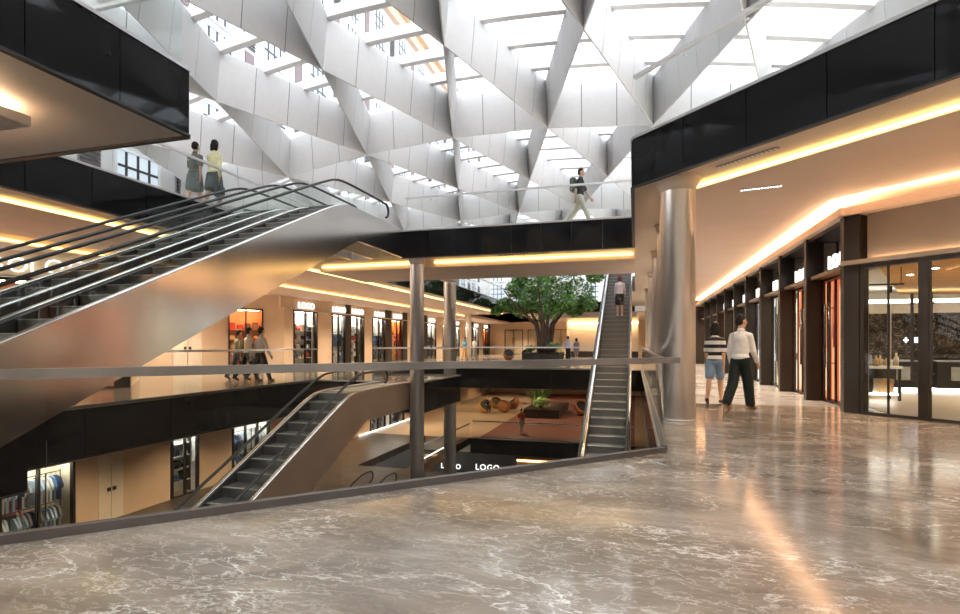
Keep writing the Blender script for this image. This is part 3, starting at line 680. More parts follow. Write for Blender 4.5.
def shop(loc, rz, w, h, label, desc, interior='shop_white', lamp='lamp_white', kind='shelf', cols='mixed', dep=1.3, mull=1, sign=None, sign_z=3.2, sign_h=.34, sign_u=None, frame='bronze', n_goods=5, handle=True, seed=1, sign_out=.06):
    rt = root('shopfront', label, 'shop front', loc, rz, 'lit shop fronts')
    f = MB(); t = .07; thin = dep < .5
    if thin: f.box(0, .05, -.015, .03, 0, h).box(w - .05, w, -.015, .03, 0, h).box(.05, w - .05, -.015, .03, h - .05, h).box(.05, w - .05, -.015, .03, 0, .05)
    else: f.box(0, t, -.05, .1, 0, h).box(w - t, w, -.05, .1, 0, h).box(t, w - t, -.05, .1, h - t, h).box(t, w - t, -.03, .08, 0, .05)
    f.build('frame', frame, rt)
    for i in range(1, mull + 1): MB().box(w * i / (mull + 1) - .03, w * i / (mull + 1) + (.018 if thin else .03), -.01 if thin else -.04, .03 if thin else .08, .05, h - t).build('mullion', frame, rt)
    for i in range(mull + 1):
        MB().box(w * i / (mull + 1) + .035, w * (i + 1) / (mull + 1) - .035, .01, .022, .05, h - t).build('glass_door', 'shop_glass', rt)
    if handle:
        for s in (-.14, .14):
            MB().tube([(w / 2 + s, -.09, .75), (w / 2 + s, -.09, 2.1)], .02, 8).tube([(w / 2 + s, -.09, .85), (w / 2 + s, 0, .85)], .012, 6).tube([(w / 2 + s, -.09, 2.0), (w / 2 + s, 0, 2.0)], .012, 6).build('pull_handle', 'dark_steel', rt)
    it = MB(); it.box(0, w, dep, dep + .05, 0, h).box(-.03, 0, .1, dep + .05, 0, h).box(w, w + .03, .1, dep + .05, 0, h).box(0, w, .1, dep, h - .02, h + .02).box(0, w, .1, dep, .0, .02, 1)
    it.build('interior', [interior, 'light_floor'], rt)
    if not thin: MB().box(.15, w - .15, dep * .3, dep * .3 + .12, h - .07, h - .03).build('ceiling_lamp', lamp, rt)
    if dep < .0: MB().box(.07, .1, .1, .14, .05, h - .1).box(w - .1, w - .07, .1, .14, .05, h - .1).build('side_lamp', lamp, rt)
    rr = random.Random(seed)
    P = lambda u, v, z: loc2w(loc, rz, (u, v, z))
    cs = SETS.get(cols, [])
    if kind == 'shelf':
        sh = root('display_shelf', f'display shelving standing {desc}', 'shelf', P(w / 2, dep - .2, .02), rz)
        W = w - .16; zs = [.45, .95, 1.45, 1.95]
        bk = MB()
        for z in zs: bk.box(-W / 2, W / 2, -.16, .16, z, z + .03)
        bk.build('shelf_board', 'tan_wood' if cols == 'warm' else 'white_frame', sh)
        MB().box(-W / 2 - .02, -W / 2, -.17, .17, 0, 2.2).box(W / 2, W / 2 + .02, -.17, .17, 0, 2.2).build('upright', 'dark_steel', sh)
        shn = ['lowest', 'second', 'third', 'top']
        for si, z in enumerate(zs):
            for i in range(n_goods):
                cn = cs[rr.randrange(len(cs))]; k = rr.choice([0, 0, 1, 2])
                nm = ['box', 'handbag', 'bottle'][k]
                goods_box(P(w / 2 - W / 2 + W * (i + .5) / n_goods, dep - .2, z + .05), rz, min(.3, W / n_goods * .7), .2, rr.uniform(.2, .36), PAL[cn],
                          f'{cn} {nm}, {ordn[i]} along the {shn[si]} shelf {desc}', 'goods ' + desc, k)
    elif kind == 'rack':
        rk = root('clothes_rack', f'clothes rails standing {desc}', 'clothes rack', P(w / 2, dep * .5, .02), rz)
        for z in (1.0, 1.95): MB().tube([(-w * .44, 0, z), (w * .44, 0, z)], .016, 8).build('rail', 'dark_steel', rk)
        for s in (-1, 1): MB().tube([(s * w * .44, 0, 0), (s * w * .44, 0, 2.0)], .018, 8).build('upright', 'dark_steel', rk)
        n = n_goods
        for zi, z in enumerate((.9, 1.85)):
            for i in range(n):
                cn = cs[rr.randrange(len(cs))]
                garment(P(w * .08 + w * .84 * (i + .5) / n, dep * .5, z), rz + rr.uniform(-14, 14), PAL[cn], f'{cn} shirt on a hanger, {ordn[i]} along the {["lower", "upper"][zi]} rail {desc}', 'hanging shirts ' + desc, ln=.72 if zi == 0 else .75)
    elif kind == 'glow_panel':
        MB().box(.06, w - .06, .1, .14, .06, h - .06).build('added_glow_panel', glow_panel('added_bay_glow', LB[cols], seed, 1.0), rt)  # added glowing panel in place of the lit interior, brightens the bay
    elif kind == 'panels':
        for i in range(4):
            cn = cs[(i * 2 + seed) % len(cs)]
            tag(MB().bbox(-w * .09, w * .09, -.03, .03, 0, h * (.55 + .4 * rr.random()), .01).build('standing_board', cmat(PAL[cn], .4)), f'{cn} upright display board, {ordn[i]} {desc}', 'display board', 'display boards ' + desc)
            o = bpy.context.scene.objects[-1] if False else COL.objects[-1]
            o.location = P(w * (.14 + .24 * i), dep - .12, .02); o.rotation_euler = (0, 0, R(rz))
    if sign:
        su = w / 2 if sign_u is None else sign_u
        so = root('shop_sign', f'lit white LOGO letters over the shop {desc[3:] if desc.startswith("in ") else desc}', 'sign', P(su, -sign_out, sign_z), rz, 'lit LOGO shop signs')
        text_mesh(sign, sign_h * 1.36, .05, 'sign', 'lettering', so)
    return rt
# ------------------------------------------------------------------ right corridor: row of bronze framed shops
BP = 2.27
def fin(loc, rz, dx, dy, z, label):
    w = WR('shop_pilaster', label, 'pilaster', (loc[0] + dx / 2, loc[1] + dy / 2, loc[2]), 'bronze pilasters of the shop corridor')
    w.part(MB().bbox(loc[0], loc[0] + dx, loc[1], loc[1] + dy, loc[2], z, .012), 'shaft', 'bronze')
    w.part(MB().box(loc[0] - .015, loc[0] + .03, loc[1] - .015, loc[1] + dy + .015, loc[2], z + .005), 'edge_trim', 'dark_steel')
bays = 10
sty = [(q, {'warm': 'shop_red', 'cream': 'shop_cream', 'white': 'shop_white'}[q], {'warm': 'lamp_warm', 'cream': 'lamp', 'white': 'lamp_white'}[q], 'glow_panel') for q in ('warm', 'warm', 'cream', 'white', 'white', 'cream', 'warm', 'white', 'cream', 'white')]
for k in range(bays):
    y0 = 11.3 + BP * k; y1 = y0 + BP
    nm = 'nearest' if k == 0 else ordn[k]
    fin((3.68, y0 if k else 11.32, 0), 0, .34, .14, 3.57, f'slim bronze pilaster at the {nm} shop bay of the right corridor')
    c, it, lp, kd = sty[k]
    shop((4.0, y1 - .02, 0), -90, BP - .12 if k else 1.12, 2.66, f'bronze framed shop front, {nm} bay along the right corridor', f'in the {nm} bay of the right corridor', it, lp, kd, c, dep=.3, mull=2, sign='LOGO', sign_z=2.8, sign_h=.3, sign_u=1.15 if k else 1.3, seed=k, sign_out=.1)
    w = WR('sign_box', f'dark bronze recess above the {nm} shop bay of the right corridor', 'sign recess', (4.1, y0 + BP / 2, 2.66), 'sign recesses of the corridor')
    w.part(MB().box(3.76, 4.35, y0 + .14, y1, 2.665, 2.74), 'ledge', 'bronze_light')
    w.part(MB().box(4.3, 4.36, y0 + .14, y1, 2.745, 3.565), 'back_panel', 'bronze')
    w.part(MB().box(3.72, 4.36, y0 + .14, y1, 3.5, 3.568), 'top_panel', 'bronze')
struct(MB().box(3.58, 4.36, 11.2, 36, 3.575, 3.66).box(3.58, 3.6, 11.2, 36, 3.66, 3.72), 'trim_shop_head', 'soffit_warm', 'continuous head trim over the corridor shops', 'trim')
tag(MB().box(3.72, 3.82, 11.3, 36, 3.67, 3.71).build('cove_light', 'cove_soft'), 'warm cove light on top of the corridor shop fronts', 'strip light', 'cove lights of the soffits')
struct(MB().box(4.36, 4.42, 12.3, 36, 0, ZC).box(3.98, 4.03, 11.46, 12.36, 0, 2.66).box(3.98, 4.4, 12.3, 12.36, 0, 2.66), 'wall_shop_divider', 'shop_cream', 'cream wall behind the corridor shops', 'wall')

# ------------------------------------------------------------------ near shop with the glass doors (45 degree wall)
NL, NZ = (3.68, 11.32, 0), -45
def nshop():
    rt = root('shopfront', 'tall glass shop front at right with dark bronze frames and a bright shop behind', 'shop front', NL, NZ, 'lit shop fronts')
    MB().bbox(0.0, .26, -.02, .3, 0, 3.57, .012).build('pilaster', 'bronze', rt)
    f = MB().box(.27, .33, -.02, .1, 0, 2.66).box(.33, 4.2, -.02, .1, 2.6, 2.66).box(1.14, 1.27, -.03, .12, 0, 2.6).box(2.1, 2.22, -.03, .12, 0, 2.6).box(3.2, 3.32, -.03, .12, 0, 2.6).box(.33, 4.2, -.01, .08, 0, .05)
    f.build('frame', 'bronze', rt)
    MB().box(.685, .705, -.01, .04, .05, 2.6).build('mullion', 'dark_steel', rt)
    for a, b in ((.34, .68), (.71, 1.13), (1.28, 2.09), (2.23, 3.19), (3.33, 4.2)): MB().box(a, b, .01, .022, .05, 2.6).build('glass_door', 'shop_glass', rt)
    for u in (1.075, 1.335): MB().box(u - .018, u + .018, -.09, -.06, .62, 2.08).box(u - .015, u + .015, -.07, .01, .75, .78).box(u - .015, u + .015, -.07, .01, 1.9, 1.93).build('pull_handle', 'dark_steel', rt)
    MB().tube([(.76, -.05, 1.0), (.76, -.05, 1.92), (.73, -.05, 1.94), (.72, .0, 1.94)], .012, 6).build('pull_handle', 'steel', rt)
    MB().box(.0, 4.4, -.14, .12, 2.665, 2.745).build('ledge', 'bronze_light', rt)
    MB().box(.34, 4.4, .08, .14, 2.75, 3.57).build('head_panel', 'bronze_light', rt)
    MB().box(.4, 4.4, .0, .03, 2.75, 2.765).build('ledge_light', 'cove_soft', rt)
    MB().box(-.05, 4.6, -.1, .14, 3.575, 3.66).box(-.05, 4.6, -.1, -.08, 3.66, 3.72).build('head_trim', 'soffit_warm', rt)
    return rt
nshop()
tag(MB().bar((3.74, 11.3, 3.69), (9.5, 5.54, 3.69), .1, .04).build('cove_light', 'cove_soft'), 'warm cove light on top of the near glass shop front', 'strip light', 'cove lights of the soffits')
# the shop behind it
struct(MB().prism([(4.42, 10.8), (8, 7.2), (13.8, 7.2), (13.8, 21), (4.42, 21)], .001, .006), 'floor_shop', 'light_floor', 'pale striped floor of the glass fronted shop', 'floor')
struct(MB().prism([(4.42, 10.75), (7.6, 7.55), (13.8, 7.55), (13.8, 21), (4.42, 21)], 2.95, 3.0), 'ceiling_shop', 'shop_white', 'white ceiling of the glass fronted shop', 'ceiling')
struct(MB().prism([(5.0, 11.1), (7.5, 8.6), (13.4, 8.6), (13.4, 20.9), (8.4, 20.9), (5.1, 13.6)], 2.87, 2.945), 'ceiling_shop_wood', 'tan_wood', 'honey wood ceiling panel of the shop', 'ceiling')
struct(MB().box(4.42, 14, 21, 21.2, 0, 3.0), 'wall_shop_rear', 'shop_cream', 'cream rear wall of the glass fronted shop', 'wall')
struct(MB().box(13.6, 13.8, 7.5, 21, 0, 3.0), 'wall_shop_side', 'shop_cream', 'cream side wall of the glass fronted shop', 'wall')
w = WR('marble_screen', 'dark brown veined marble wall at the back of the glass fronted shop', 'partition', (9.4, 18.1, 0))
w.part(MB().box(6.05, 13.5, 18.0, 18.25, 0, 2.12), 'slab', 'brown_marble')
w.part(MB().box(6.05, 13.5, 17.6, 18.0, 0, .86), 'counter_front', 'soil'); w.part(MB().box(6.0, 13.5, 17.5, 18.0, .86, .96), 'counter_top', 'brown_marble')
w = root('shop_sign', 'small lit blue white sign on the dark marble wall of the glass fronted shop', 'sign', (7.5, 17.99, 1.29))
w.scale = (.55, .55, .55)
a = MB().box(-.36, -.14, -.03, 0, .09, .16).box(-.29, -.21, -.03, 0, 0, .27).box(-.02, .05, -.03, 0, .0, .27).box(.12, .34, -.03, 0, 0, .27).box(.42, .66, -.03, 0, 0, .27)
a.build('lettering', 'sign_blue', w); MB().box(.17, .29, -.04, -.031, .06, .1).box(.17, .29, -.04, -.031, .17, .21).box(.49, .62, -.04, -.031, .15, .2).box(.42, .53, -.04, -.031, .05, .1).build('glyph_gap', 'soil', w)
tag(MB().box(6.2, 13.3, 19.2, 19.4, 2.5, 2.6).build('cove_light', 'shop_strip'), 'bright light strip on the wall behind the marble screen of the shop', 'strip light')
q = 0
for i, (x, yb) in enumerate(((6.1, 11.4), (6.1, 12.5), (6.1, 13.6), (6.1, 14.7), (7.6, 11.0), (7.6, 12.1), (7.6, 13.2), (7.6, 14.3), (9.2, 11.0), (9.2, 12.4), (9.2, 13.8))):
    o = root('downlight', f'round shop downlight, {ordn[i % 4]} from the front in the {["left", "middle", "right"][i // 4]} row of the wood ceiling', 'downlight', (x, yb, 2.845), 0, 'shop ceiling downlights')
    MB().lathe([(.075, 0.0), (.085, .012), (.085, .03)], 0, 0, 20).build('rim', 'chrome', o); MB().lathe([(.055, -.004), (.06, .0)], 0, 0, 16).build('lens', 'spot', o)
t = root('track_light', 'black track light with one spot under the white shop ceiling', 'track light', (5.0, 13.4, 2.5))
MB().box(-.45, .45, -.02, .02, 0, .03).build('track', 'dark_steel', t); MB().tube([(.2, 0, -.02), (.2, 0, -.16)], .04, 10).build('spot_head', 'dark_steel', t)
MB().tube([(-.4, 0, .03), (-.4, 0, .45)], .008, 6).tube([(.4, 0, .03), (.4, 0, .45)], .008, 6).build('rod', 'dark_steel', t)
# display tables with glassware, and black counters
def display_table(x, y, label, n, seed):
    o = root('display_table', label, 'display table', (x, y, .006))
    MB().bbox(-.45, .45, -.3, .3, .7, .76, .01).build('table_top', 'shop_white', o)
    for sx in (-.4, .4):
        for sy in (-.25, .25): MB().box(sx - .025, sx + .025, sy - .025, sy + .025, 0, .7).build('leg', 'dark_steel', o)
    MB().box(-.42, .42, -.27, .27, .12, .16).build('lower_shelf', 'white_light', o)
    rr = random.Random(seed)
    for i in range(n):
        cn = rr.choice(['cream', 'white', 'brown', 'grey', 'tan']); goods_box((x - .38 + .76 * (i % 5) / 4, y - .15 + .3 * (i // 5), .768), 0, .1, .1, rr.uniform(.16, .3), PAL[cn], f'{cn} bottle, {ordn[i % 5]} from the left in the {["front", "rear"][i // 5]} row on {label.split(" ")[0]} display table', 'bottles on the display tables', 2)
    for i in range(2): goods_box((x - .2 + .4 * i, y, .17), 0, .28, .3, .3, PAL[['black', 'tan'][i]], f'{["black", "tan"][i]} box on the lower shelf of the {label.split(" ")[0]} display table', 'boxes under the display tables', 0)
display_table(5.15, 14.1, 'cream display table with bottles at the left of the glass fronted shop', 10, 3)
for i, x in enumerate((6.7, 7.9, 9.3, 10.6, 11.9)):
    o = root('display_cabinet', f'black display cabinet, {ordn[i]} from the left before the marble wall', 'cabinet', (x, 16.9, .006), 0, 'black display cabinets')
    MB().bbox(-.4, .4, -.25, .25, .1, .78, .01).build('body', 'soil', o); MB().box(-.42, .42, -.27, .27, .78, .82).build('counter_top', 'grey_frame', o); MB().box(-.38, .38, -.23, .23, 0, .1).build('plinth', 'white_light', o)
    MB().box(-.1, .25, -.27, -.252, .3, .65).build('display_front', cmat((.3, .3, .28), .3), o)
o = root('wall_screen', 'dark framed picture screen on the cream wall of the glass fronted shop', 'screen', (4.9, 20.9, 1.0)); 
MB().box(-.35, .75, -.06, 0, 0, 1.25).build('frame', 'bronze', o); MB().box(-.28, .68, -.075, -.061, .07, 1.18).build('display', cmat((.12, .17, .24), .15), o)
o = root('monitor', 'black monitor on the counter in front of the marble wall', 'monitor', (9.2, 17.75, .961))
MB().bbox(-.45, .45, -.03, .03, .12, .62, .01).build('display', 'soil', o); MB().box(-.05, .05, -.03, .03, 0, .15).build('stand', 'dark_steel', o)

# ------------------------------------------------------------------ left gallery, our level
bh = []     # bulkhead and panel geometry
wl = MB(); bz = MB()
X_L = -17.3
struct(MB().box(-25, 14.0, 65.2, 66, 0, ZC).box(-25, 14, 65.2, 66, ZL, -1), 'wall_far_shops', 'beige_panel', 'beige far wall of the lower storeys', 'wall')
yy = 23.7
segs = [('p', .95), ('s', 2.2, 'mixed', 'shelf', 'shop_white'), ('p', 1.55), ('s', 1.55, 'dark', 'rack', 'shop_white'), ('d', .6), ('s', 1.8, 'mixed', 'shelf', 'shop_white'), ('p', 1.2), ('s', 2.0, 'dark', 'rack', 'shop_white'), ('d', .95), ('s', 2.1, 'warm', 'rack', 'shop_orange'), ('d', .75), ('p', 1.5), ('s', 2.1, 'mixed', 'rack', 'shop_white'), ('d', .7), ('s', 2.2, 'dark', 'rack', 'shop_white'), ('p', 1.8), ('s', 2.1, 'mixed', 'rack', 'shop_cream'), ('d', .8), ('s', 2.1, 'dark', 'rack', 'shop_white'), ('p', 1.9), ('s', 2.2, 'mixed', 'rack', 'shop_cream'), ('d', .8), ('s', 2.1, 'dark', 'rack', 'shop_white'), ('p', 2), ('s', 2.2, 'warm', 'rack', 'shop_orange'), ('d', .8), ('p', 2.3)]
ns = 0; pil = 0
for s in segs:
    L = s[1]
    if s[0] != 'd': wl.box(X_L - .3, X_L, yy - (.12 if yy < 24 else 0), yy + L, 3.1, 3.72)
    if s[0] == 'p': wl.box(X_L - .3, X_L, yy, yy + L, 0, 3.1)
    elif s[0] == 'd':
        pil += 1
        tag(MB().bbox(X_L - .3, X_L + .06, yy, yy + L, 0, 3.7, .012).build('shop_pilaster', 'bronze'), f'dark bronze pilaster on the left gallery, {ordn[pil - 1]} from the near corner', 'pilaster', 'bronze pilasters of the left gallery')
    else:
        shop((X_L, yy, 0), 90, L, 3.05, f'dark framed lit shop front of the left gallery, {ordn[ns]} from the near corner', f'in the {ordn[ns]} left gallery shop', s[4], 'lamp_warm' if s[2] == 'warm' else 'lamp_white', s[3], s[2], dep=.7, sign='LOGO', sign_z=3.17, sign_h=.36, n_goods=5 if ns < 6 else 4, handle=ns < 6, seed=20 + ns)
        ns += 1
    yy += L
struct(wl, 'wall_left_arcade', 'beige_panel', 'beige stone wall between the shops of the left gallery', 'wall')
struct(MB().box(X_L - .05, X_L + .12, 23.7, yy, 3.06, 3.12), 'trim_arcade', 'soffit', 'ledge over the left gallery shops', 'trim')
# chamfer part
CL, CZ = (-23.0, 18.0, 0), 45
def cbox(mb, u0, u1, v0, v1, z0, z1, L=CL, Z=CZ, mi=0):
    P = [loc2w(L, Z, (u, v, z0)) for u, v in ((u0, v0), (u1, v0), (u1, v1), (u0, v1))]
    return mb.extr(P, (0, 0, z1 - z0), mi)
TOT = 8.06
cw = MB()
cbox(cw, TOT - .9, TOT + .1, 0, .3, 0, 3.1); cbox(cw, TOT - 3.63, TOT - 2.5, 0, .3, 0, 3.1); cbox(cw, 0, TOT - 4.84, 0, .3, 0, 3.1); cbox(cw, 0, TOT, 0, .3, 3.1, 3.72); cbox(cw, TOT - 2.5, TOT - .9, .02, .3, 3.0, 3.1)
struct(cw, 'wall_left_corner', 'beige_panel', 'beige stone corner wall behind the walking trio', 'wall')
shop(loc2w(CL, CZ, (TOT - 2.5, 0, 0)), CZ, 1.6, 3.0, 'shop front glowing red and orange behind the walking trio', 'in the red glowing corner shop', 'shop_orange', 'lamp_warm', 'shelf', 'warm', dep=1.2, seed=51, n_goods=4)
d = root('door_1', 'pale cream double door with two small dark handles behind the big escalator', 'door', loc2w(CL, CZ, (TOT - 4.84, .02, 0)), CZ); d['kind'] = 'structure'
def double_door(d, w, h):
    MB().box(0, w, .085, .2, 0, h).build('door_backing', 'cream_door', d)  # added backing slab keeps outside light from showing between the leaves
    for i in (0, 1):
        o = MB().bbox(.01 + i * w / 2, (i + 1) * w / 2 - .01, 0, .08, .01, h, .008).build('door_leaf', 'cream_door', d)
        MB().box(w / 2 - .16 + i * .2, w / 2 - .05 + i * .2, -.04, 0, 1.0, 1.12).build('door_handle', 'dark_steel', o)
double_door(d, 1.21, 3.1)
# nearer block with the large sign
BL, BZ = (-19.56, 6.44, 0), 45
bw = MB(); cbox(bw, 0, 8.0, 0, .3, 3.05, 3.72, BL, BZ); cbox(bw, 0, 3.6, 0, .3, 0, 3.05, BL, BZ)
cbox(bw, 7.72, 8.0, .3, 4.4, 0, 3.72, BL, BZ)
struct(bw, 'wall_left_block', 'beige_panel', 'warm wall under the large lit sign at far left', 'wall')
cbx = MB(); cbox(cbx, 7.7, 8.02, -.05, .3, 0, 3.7, BL, BZ); tag(cbx.build('shop_pilaster', 'bronze'), 'dark bronze corner pilaster behind the foot of the big escalator', 'pilaster', 'bronze pilasters of the left gallery')
cbx = MB(); cbox(cbx, 3.6, 3.85, -.05, .3, 0, 3.7, BL, BZ); tag(cbx.build('shop_pilaster', 'bronze'), 'dark bronze pilaster at the left picture edge under the lit sign', 'pilaster', 'bronze pilasters of the left gallery')
shop(loc2w(BL, BZ, (3.85, 0, 0)), BZ, 3.85, 3.0, 'warm lit wide shop front under the large LOGO sign at far left', 'in the wide shop under the large sign', 'shop_orange', 'lamp_warm', 'shelf', 'warm', dep=2.0, mull=3, seed=61, n_goods=6)
for i, u in enumerate((4.9, 6.62)):
    so = root('shop_sign', ['large lit LOGO letters cut by the left picture edge', 'large lit LOGO letters behind the handrails of the big escalators'][i], 'sign', loc2w(BL, BZ, (u, -.09, 3.14)), BZ, 'large lit signs at far left')
    text_mesh('LOGO', .56, .06, 'sign', 'lettering', so)
# ------------------------------------------------------------------ lower left wall
XB = -17.2
lw = MB()
lw.box(XB - .3, XB, 6, 10.8, ZL, -1.1).box(XB - .3, XB, 13.05, 13.8, ZL, -1.1).box(XB - .3, XB, 14.75, 16.7, ZL, -1.1).box(XB - .3, XB, 18.15, 20.0, ZL, -1.1).box(XB - .3, XB, 22.6, 33, ZL, -1.1)
lw.box(XB - .3, XB, 10.8, 13.05, ZL + 2.6, -1.1).box(XB - .3, XB, 16.7, 18.15, ZL + 2.6, -1.1).box(XB - .3, XB, 20, 22.6, ZL + 2.6, -1.1).box(XB - .3, XB, 13.8, 14.75, ZL + 3.0, -1.1)
lw.box(XB - .3, XB, 33, 39, ZL + 2.6, -1.1).box(XB - .3, XB, 39, 66, ZL, -1.1)
struct(lw, 'wall_left_lower', 'beige_panel', 'honey beige wall of the floor below at left', 'wall')
shop((XB, 10.85, ZL), 90, 2.15, 2.6, 'clothes shop window on the floor below at lower left, with hanging shirts', 'in the lower left shop', 'shop_cream', 'lamp_white', 'rack', 'denim', dep=.85, n_goods=12, seed=71)
shop((XB, 16.75, ZL), 90, 1.35, 2.6, 'narrow shop window on the floor below with a bright white side panel', 'in the narrow shop on the floor below', 'shop_white', 'lamp_white', 'shelf', 'dark', dep=.7, seed=72, n_goods=3)
shop((XB, 20.05, ZL), 90, 2.5, 2.6, 'blue lit shop window on the floor below beside the lower escalator', 'in the blue lower shop', 'shop_white', 'lamp_white', 'rack', 'denim', dep=.75, seed=73, n_goods=10, mull=2)
shop((XB, 33.05, ZL), 90, 2.3, 2.6, 'shop window on the floor below seen under the dark landing, nearer of two', 'in the nearer under-landing shop', 'shop_white', 'lamp_white', 'rack', 'denim', dep=.75, seed=74, n_goods=8)
shop((XB, 36.2, ZL), 90, 2.4, 2.6, 'shop window on the floor below seen under the dark landing, farther of two', 'in the farther under-landing shop', 'shop_white', 'lamp_white', 'rack', 'dark', dep=.75, seed=75, n_goods=8)
d = root('door_2', 'pale cream double door in the honey wall on the floor below', 'door', (XB, 13.8, ZL), 90); d['kind'] = 'structure'; double_door(d, .95, 3.0)
# ------------------------------------------------------------------ lowest level
struct(MB().box(-25, 14, 36.5, 37, ZB, ZL - .9), 'wall_basement', 'bronze', 'dark shop wall of the lowest level', 'wall')
for i, (x, t, s) in enumerate(((-9.9, 'LOGO', .42), (-12.6, 'LOGO', .36))):
    so = root('shop_sign', ['lit LOGO letters on the lowest level below the lounge edge', 'LOGO letters added for a faint reflection on the lowest level behind the columns'][i], 'sign', (x, 36.4, ZL - 2.82 - .05 * i), 0, 'signs of the lowest level')  # second set of letters is built in place of a reflection
    text_mesh(t, s * 1.36, .06, 'sign', 'lettering', so)
o = root('display_kiosk', 'orange lit box shop on the lowest level below the lounge edge', 'kiosk', (-6.2, 35.6, ZB))
MB().box(-1.3, 1.6, -.6, .6, 0, 3.2).build('body', 'shop_orange', o); MB().box(-1.6, -1.35, -.65, .6, 0, 3.3).build('pillar', 'dark_steel', o); MB().box(-1.3, 1.6, -.62, -.601, 3.0, 3.12).build('lamp', 'cove', o)
# ================================================================== PEOPLE
SKIN = (.62, .40, .28)
def rcone(mb, p0, r0, p1, r1, n=14, flat=None):
    """closed tapered capsule"""
    p0, p1 = Vector(p0), Vector(p1); t = p1 - p0
    if t.length < 1e-5: t = Vector((0, 0, 1e-4))
    L = t.length; t.normalize(); u = t.orthogonal().normalized(); w = t.cross(u); rings = []
    for a in (-80, -50, -20, 0): rings.append((p0 + t * r0 * math.sin(R(a)), r0 * math.cos(R(a))))
    for a in (0, 20, 50, 80): rings.append((p1 + t * r1 * math.sin(R(a)), r1 * math.cos(R(a))))
    vs = []; fs = []
    for c, r in rings:
        for j in range(n): vs.append(c + (u * math.cos(2 * PI * j / n) + w * math.sin(2 * PI * j / n)) * r)
    k = len(rings)
    for i in range(k - 1):
        for j in range(n): fs.append((i * n + j, i * n + (j + 1) % n, (i + 1) * n + (j + 1) % n, (i + 1) * n + j))
    fs.append(tuple(range(n - 1, -1, -1))); fs.append(tuple((k - 1) * n + j for j in range(n)))
    mb.add(vs, fs, 0, True)
def ell(mb, c, r, rot=None):
    bm = bmesh.new(); bmesh.ops.create_uvsphere(bm, u_segments=20, v_segments=12, radius=1)
    m = Matrix.Diagonal((*r, 1))
    if rot: m = rot.to_4x4() @ m
    bm.transform(Matrix.Translation(Vector(c)) @ m); mb.bm(bm, 0, True)
def fuse(mb, name, mat, parent, vox, smooth=4):
    """one continuous surface out of overlapping solids"""
    me = bpy.data.meshes.new('tmp'); me.from_pydata(mb.v, [], mb.f); o = bpy.data.objects.new('tmp', me); COL.objects.link(o)
    m = o.modifiers.new('r', 'REMESH'); m.mode = 'VOXEL'; m.voxel_size = vox; m.use_smooth_shade = True
    if smooth:
        s = o.modifiers.new('s', 'SMOOTH'); s.factor = .5; s.iterations = smooth
    dg = bpy.context.evaluated_depsgraph_get(); dg.update()
    out = bpy.data.meshes.new_from_object(o.evaluated_get(dg)); bpy.data.objects.remove(o); bpy.data.meshes.remove(me)
    out.name = name; out.materials.clear(); out.materials.append(M[mat] if isinstance(mat, str) else mat)
    out.polygons.foreach_set('use_smooth', [True] * len(out.polygons))
    ob = bpy.data.objects.new(name, out); COL.objects.link(ob); ob.parent = parent
    return ob
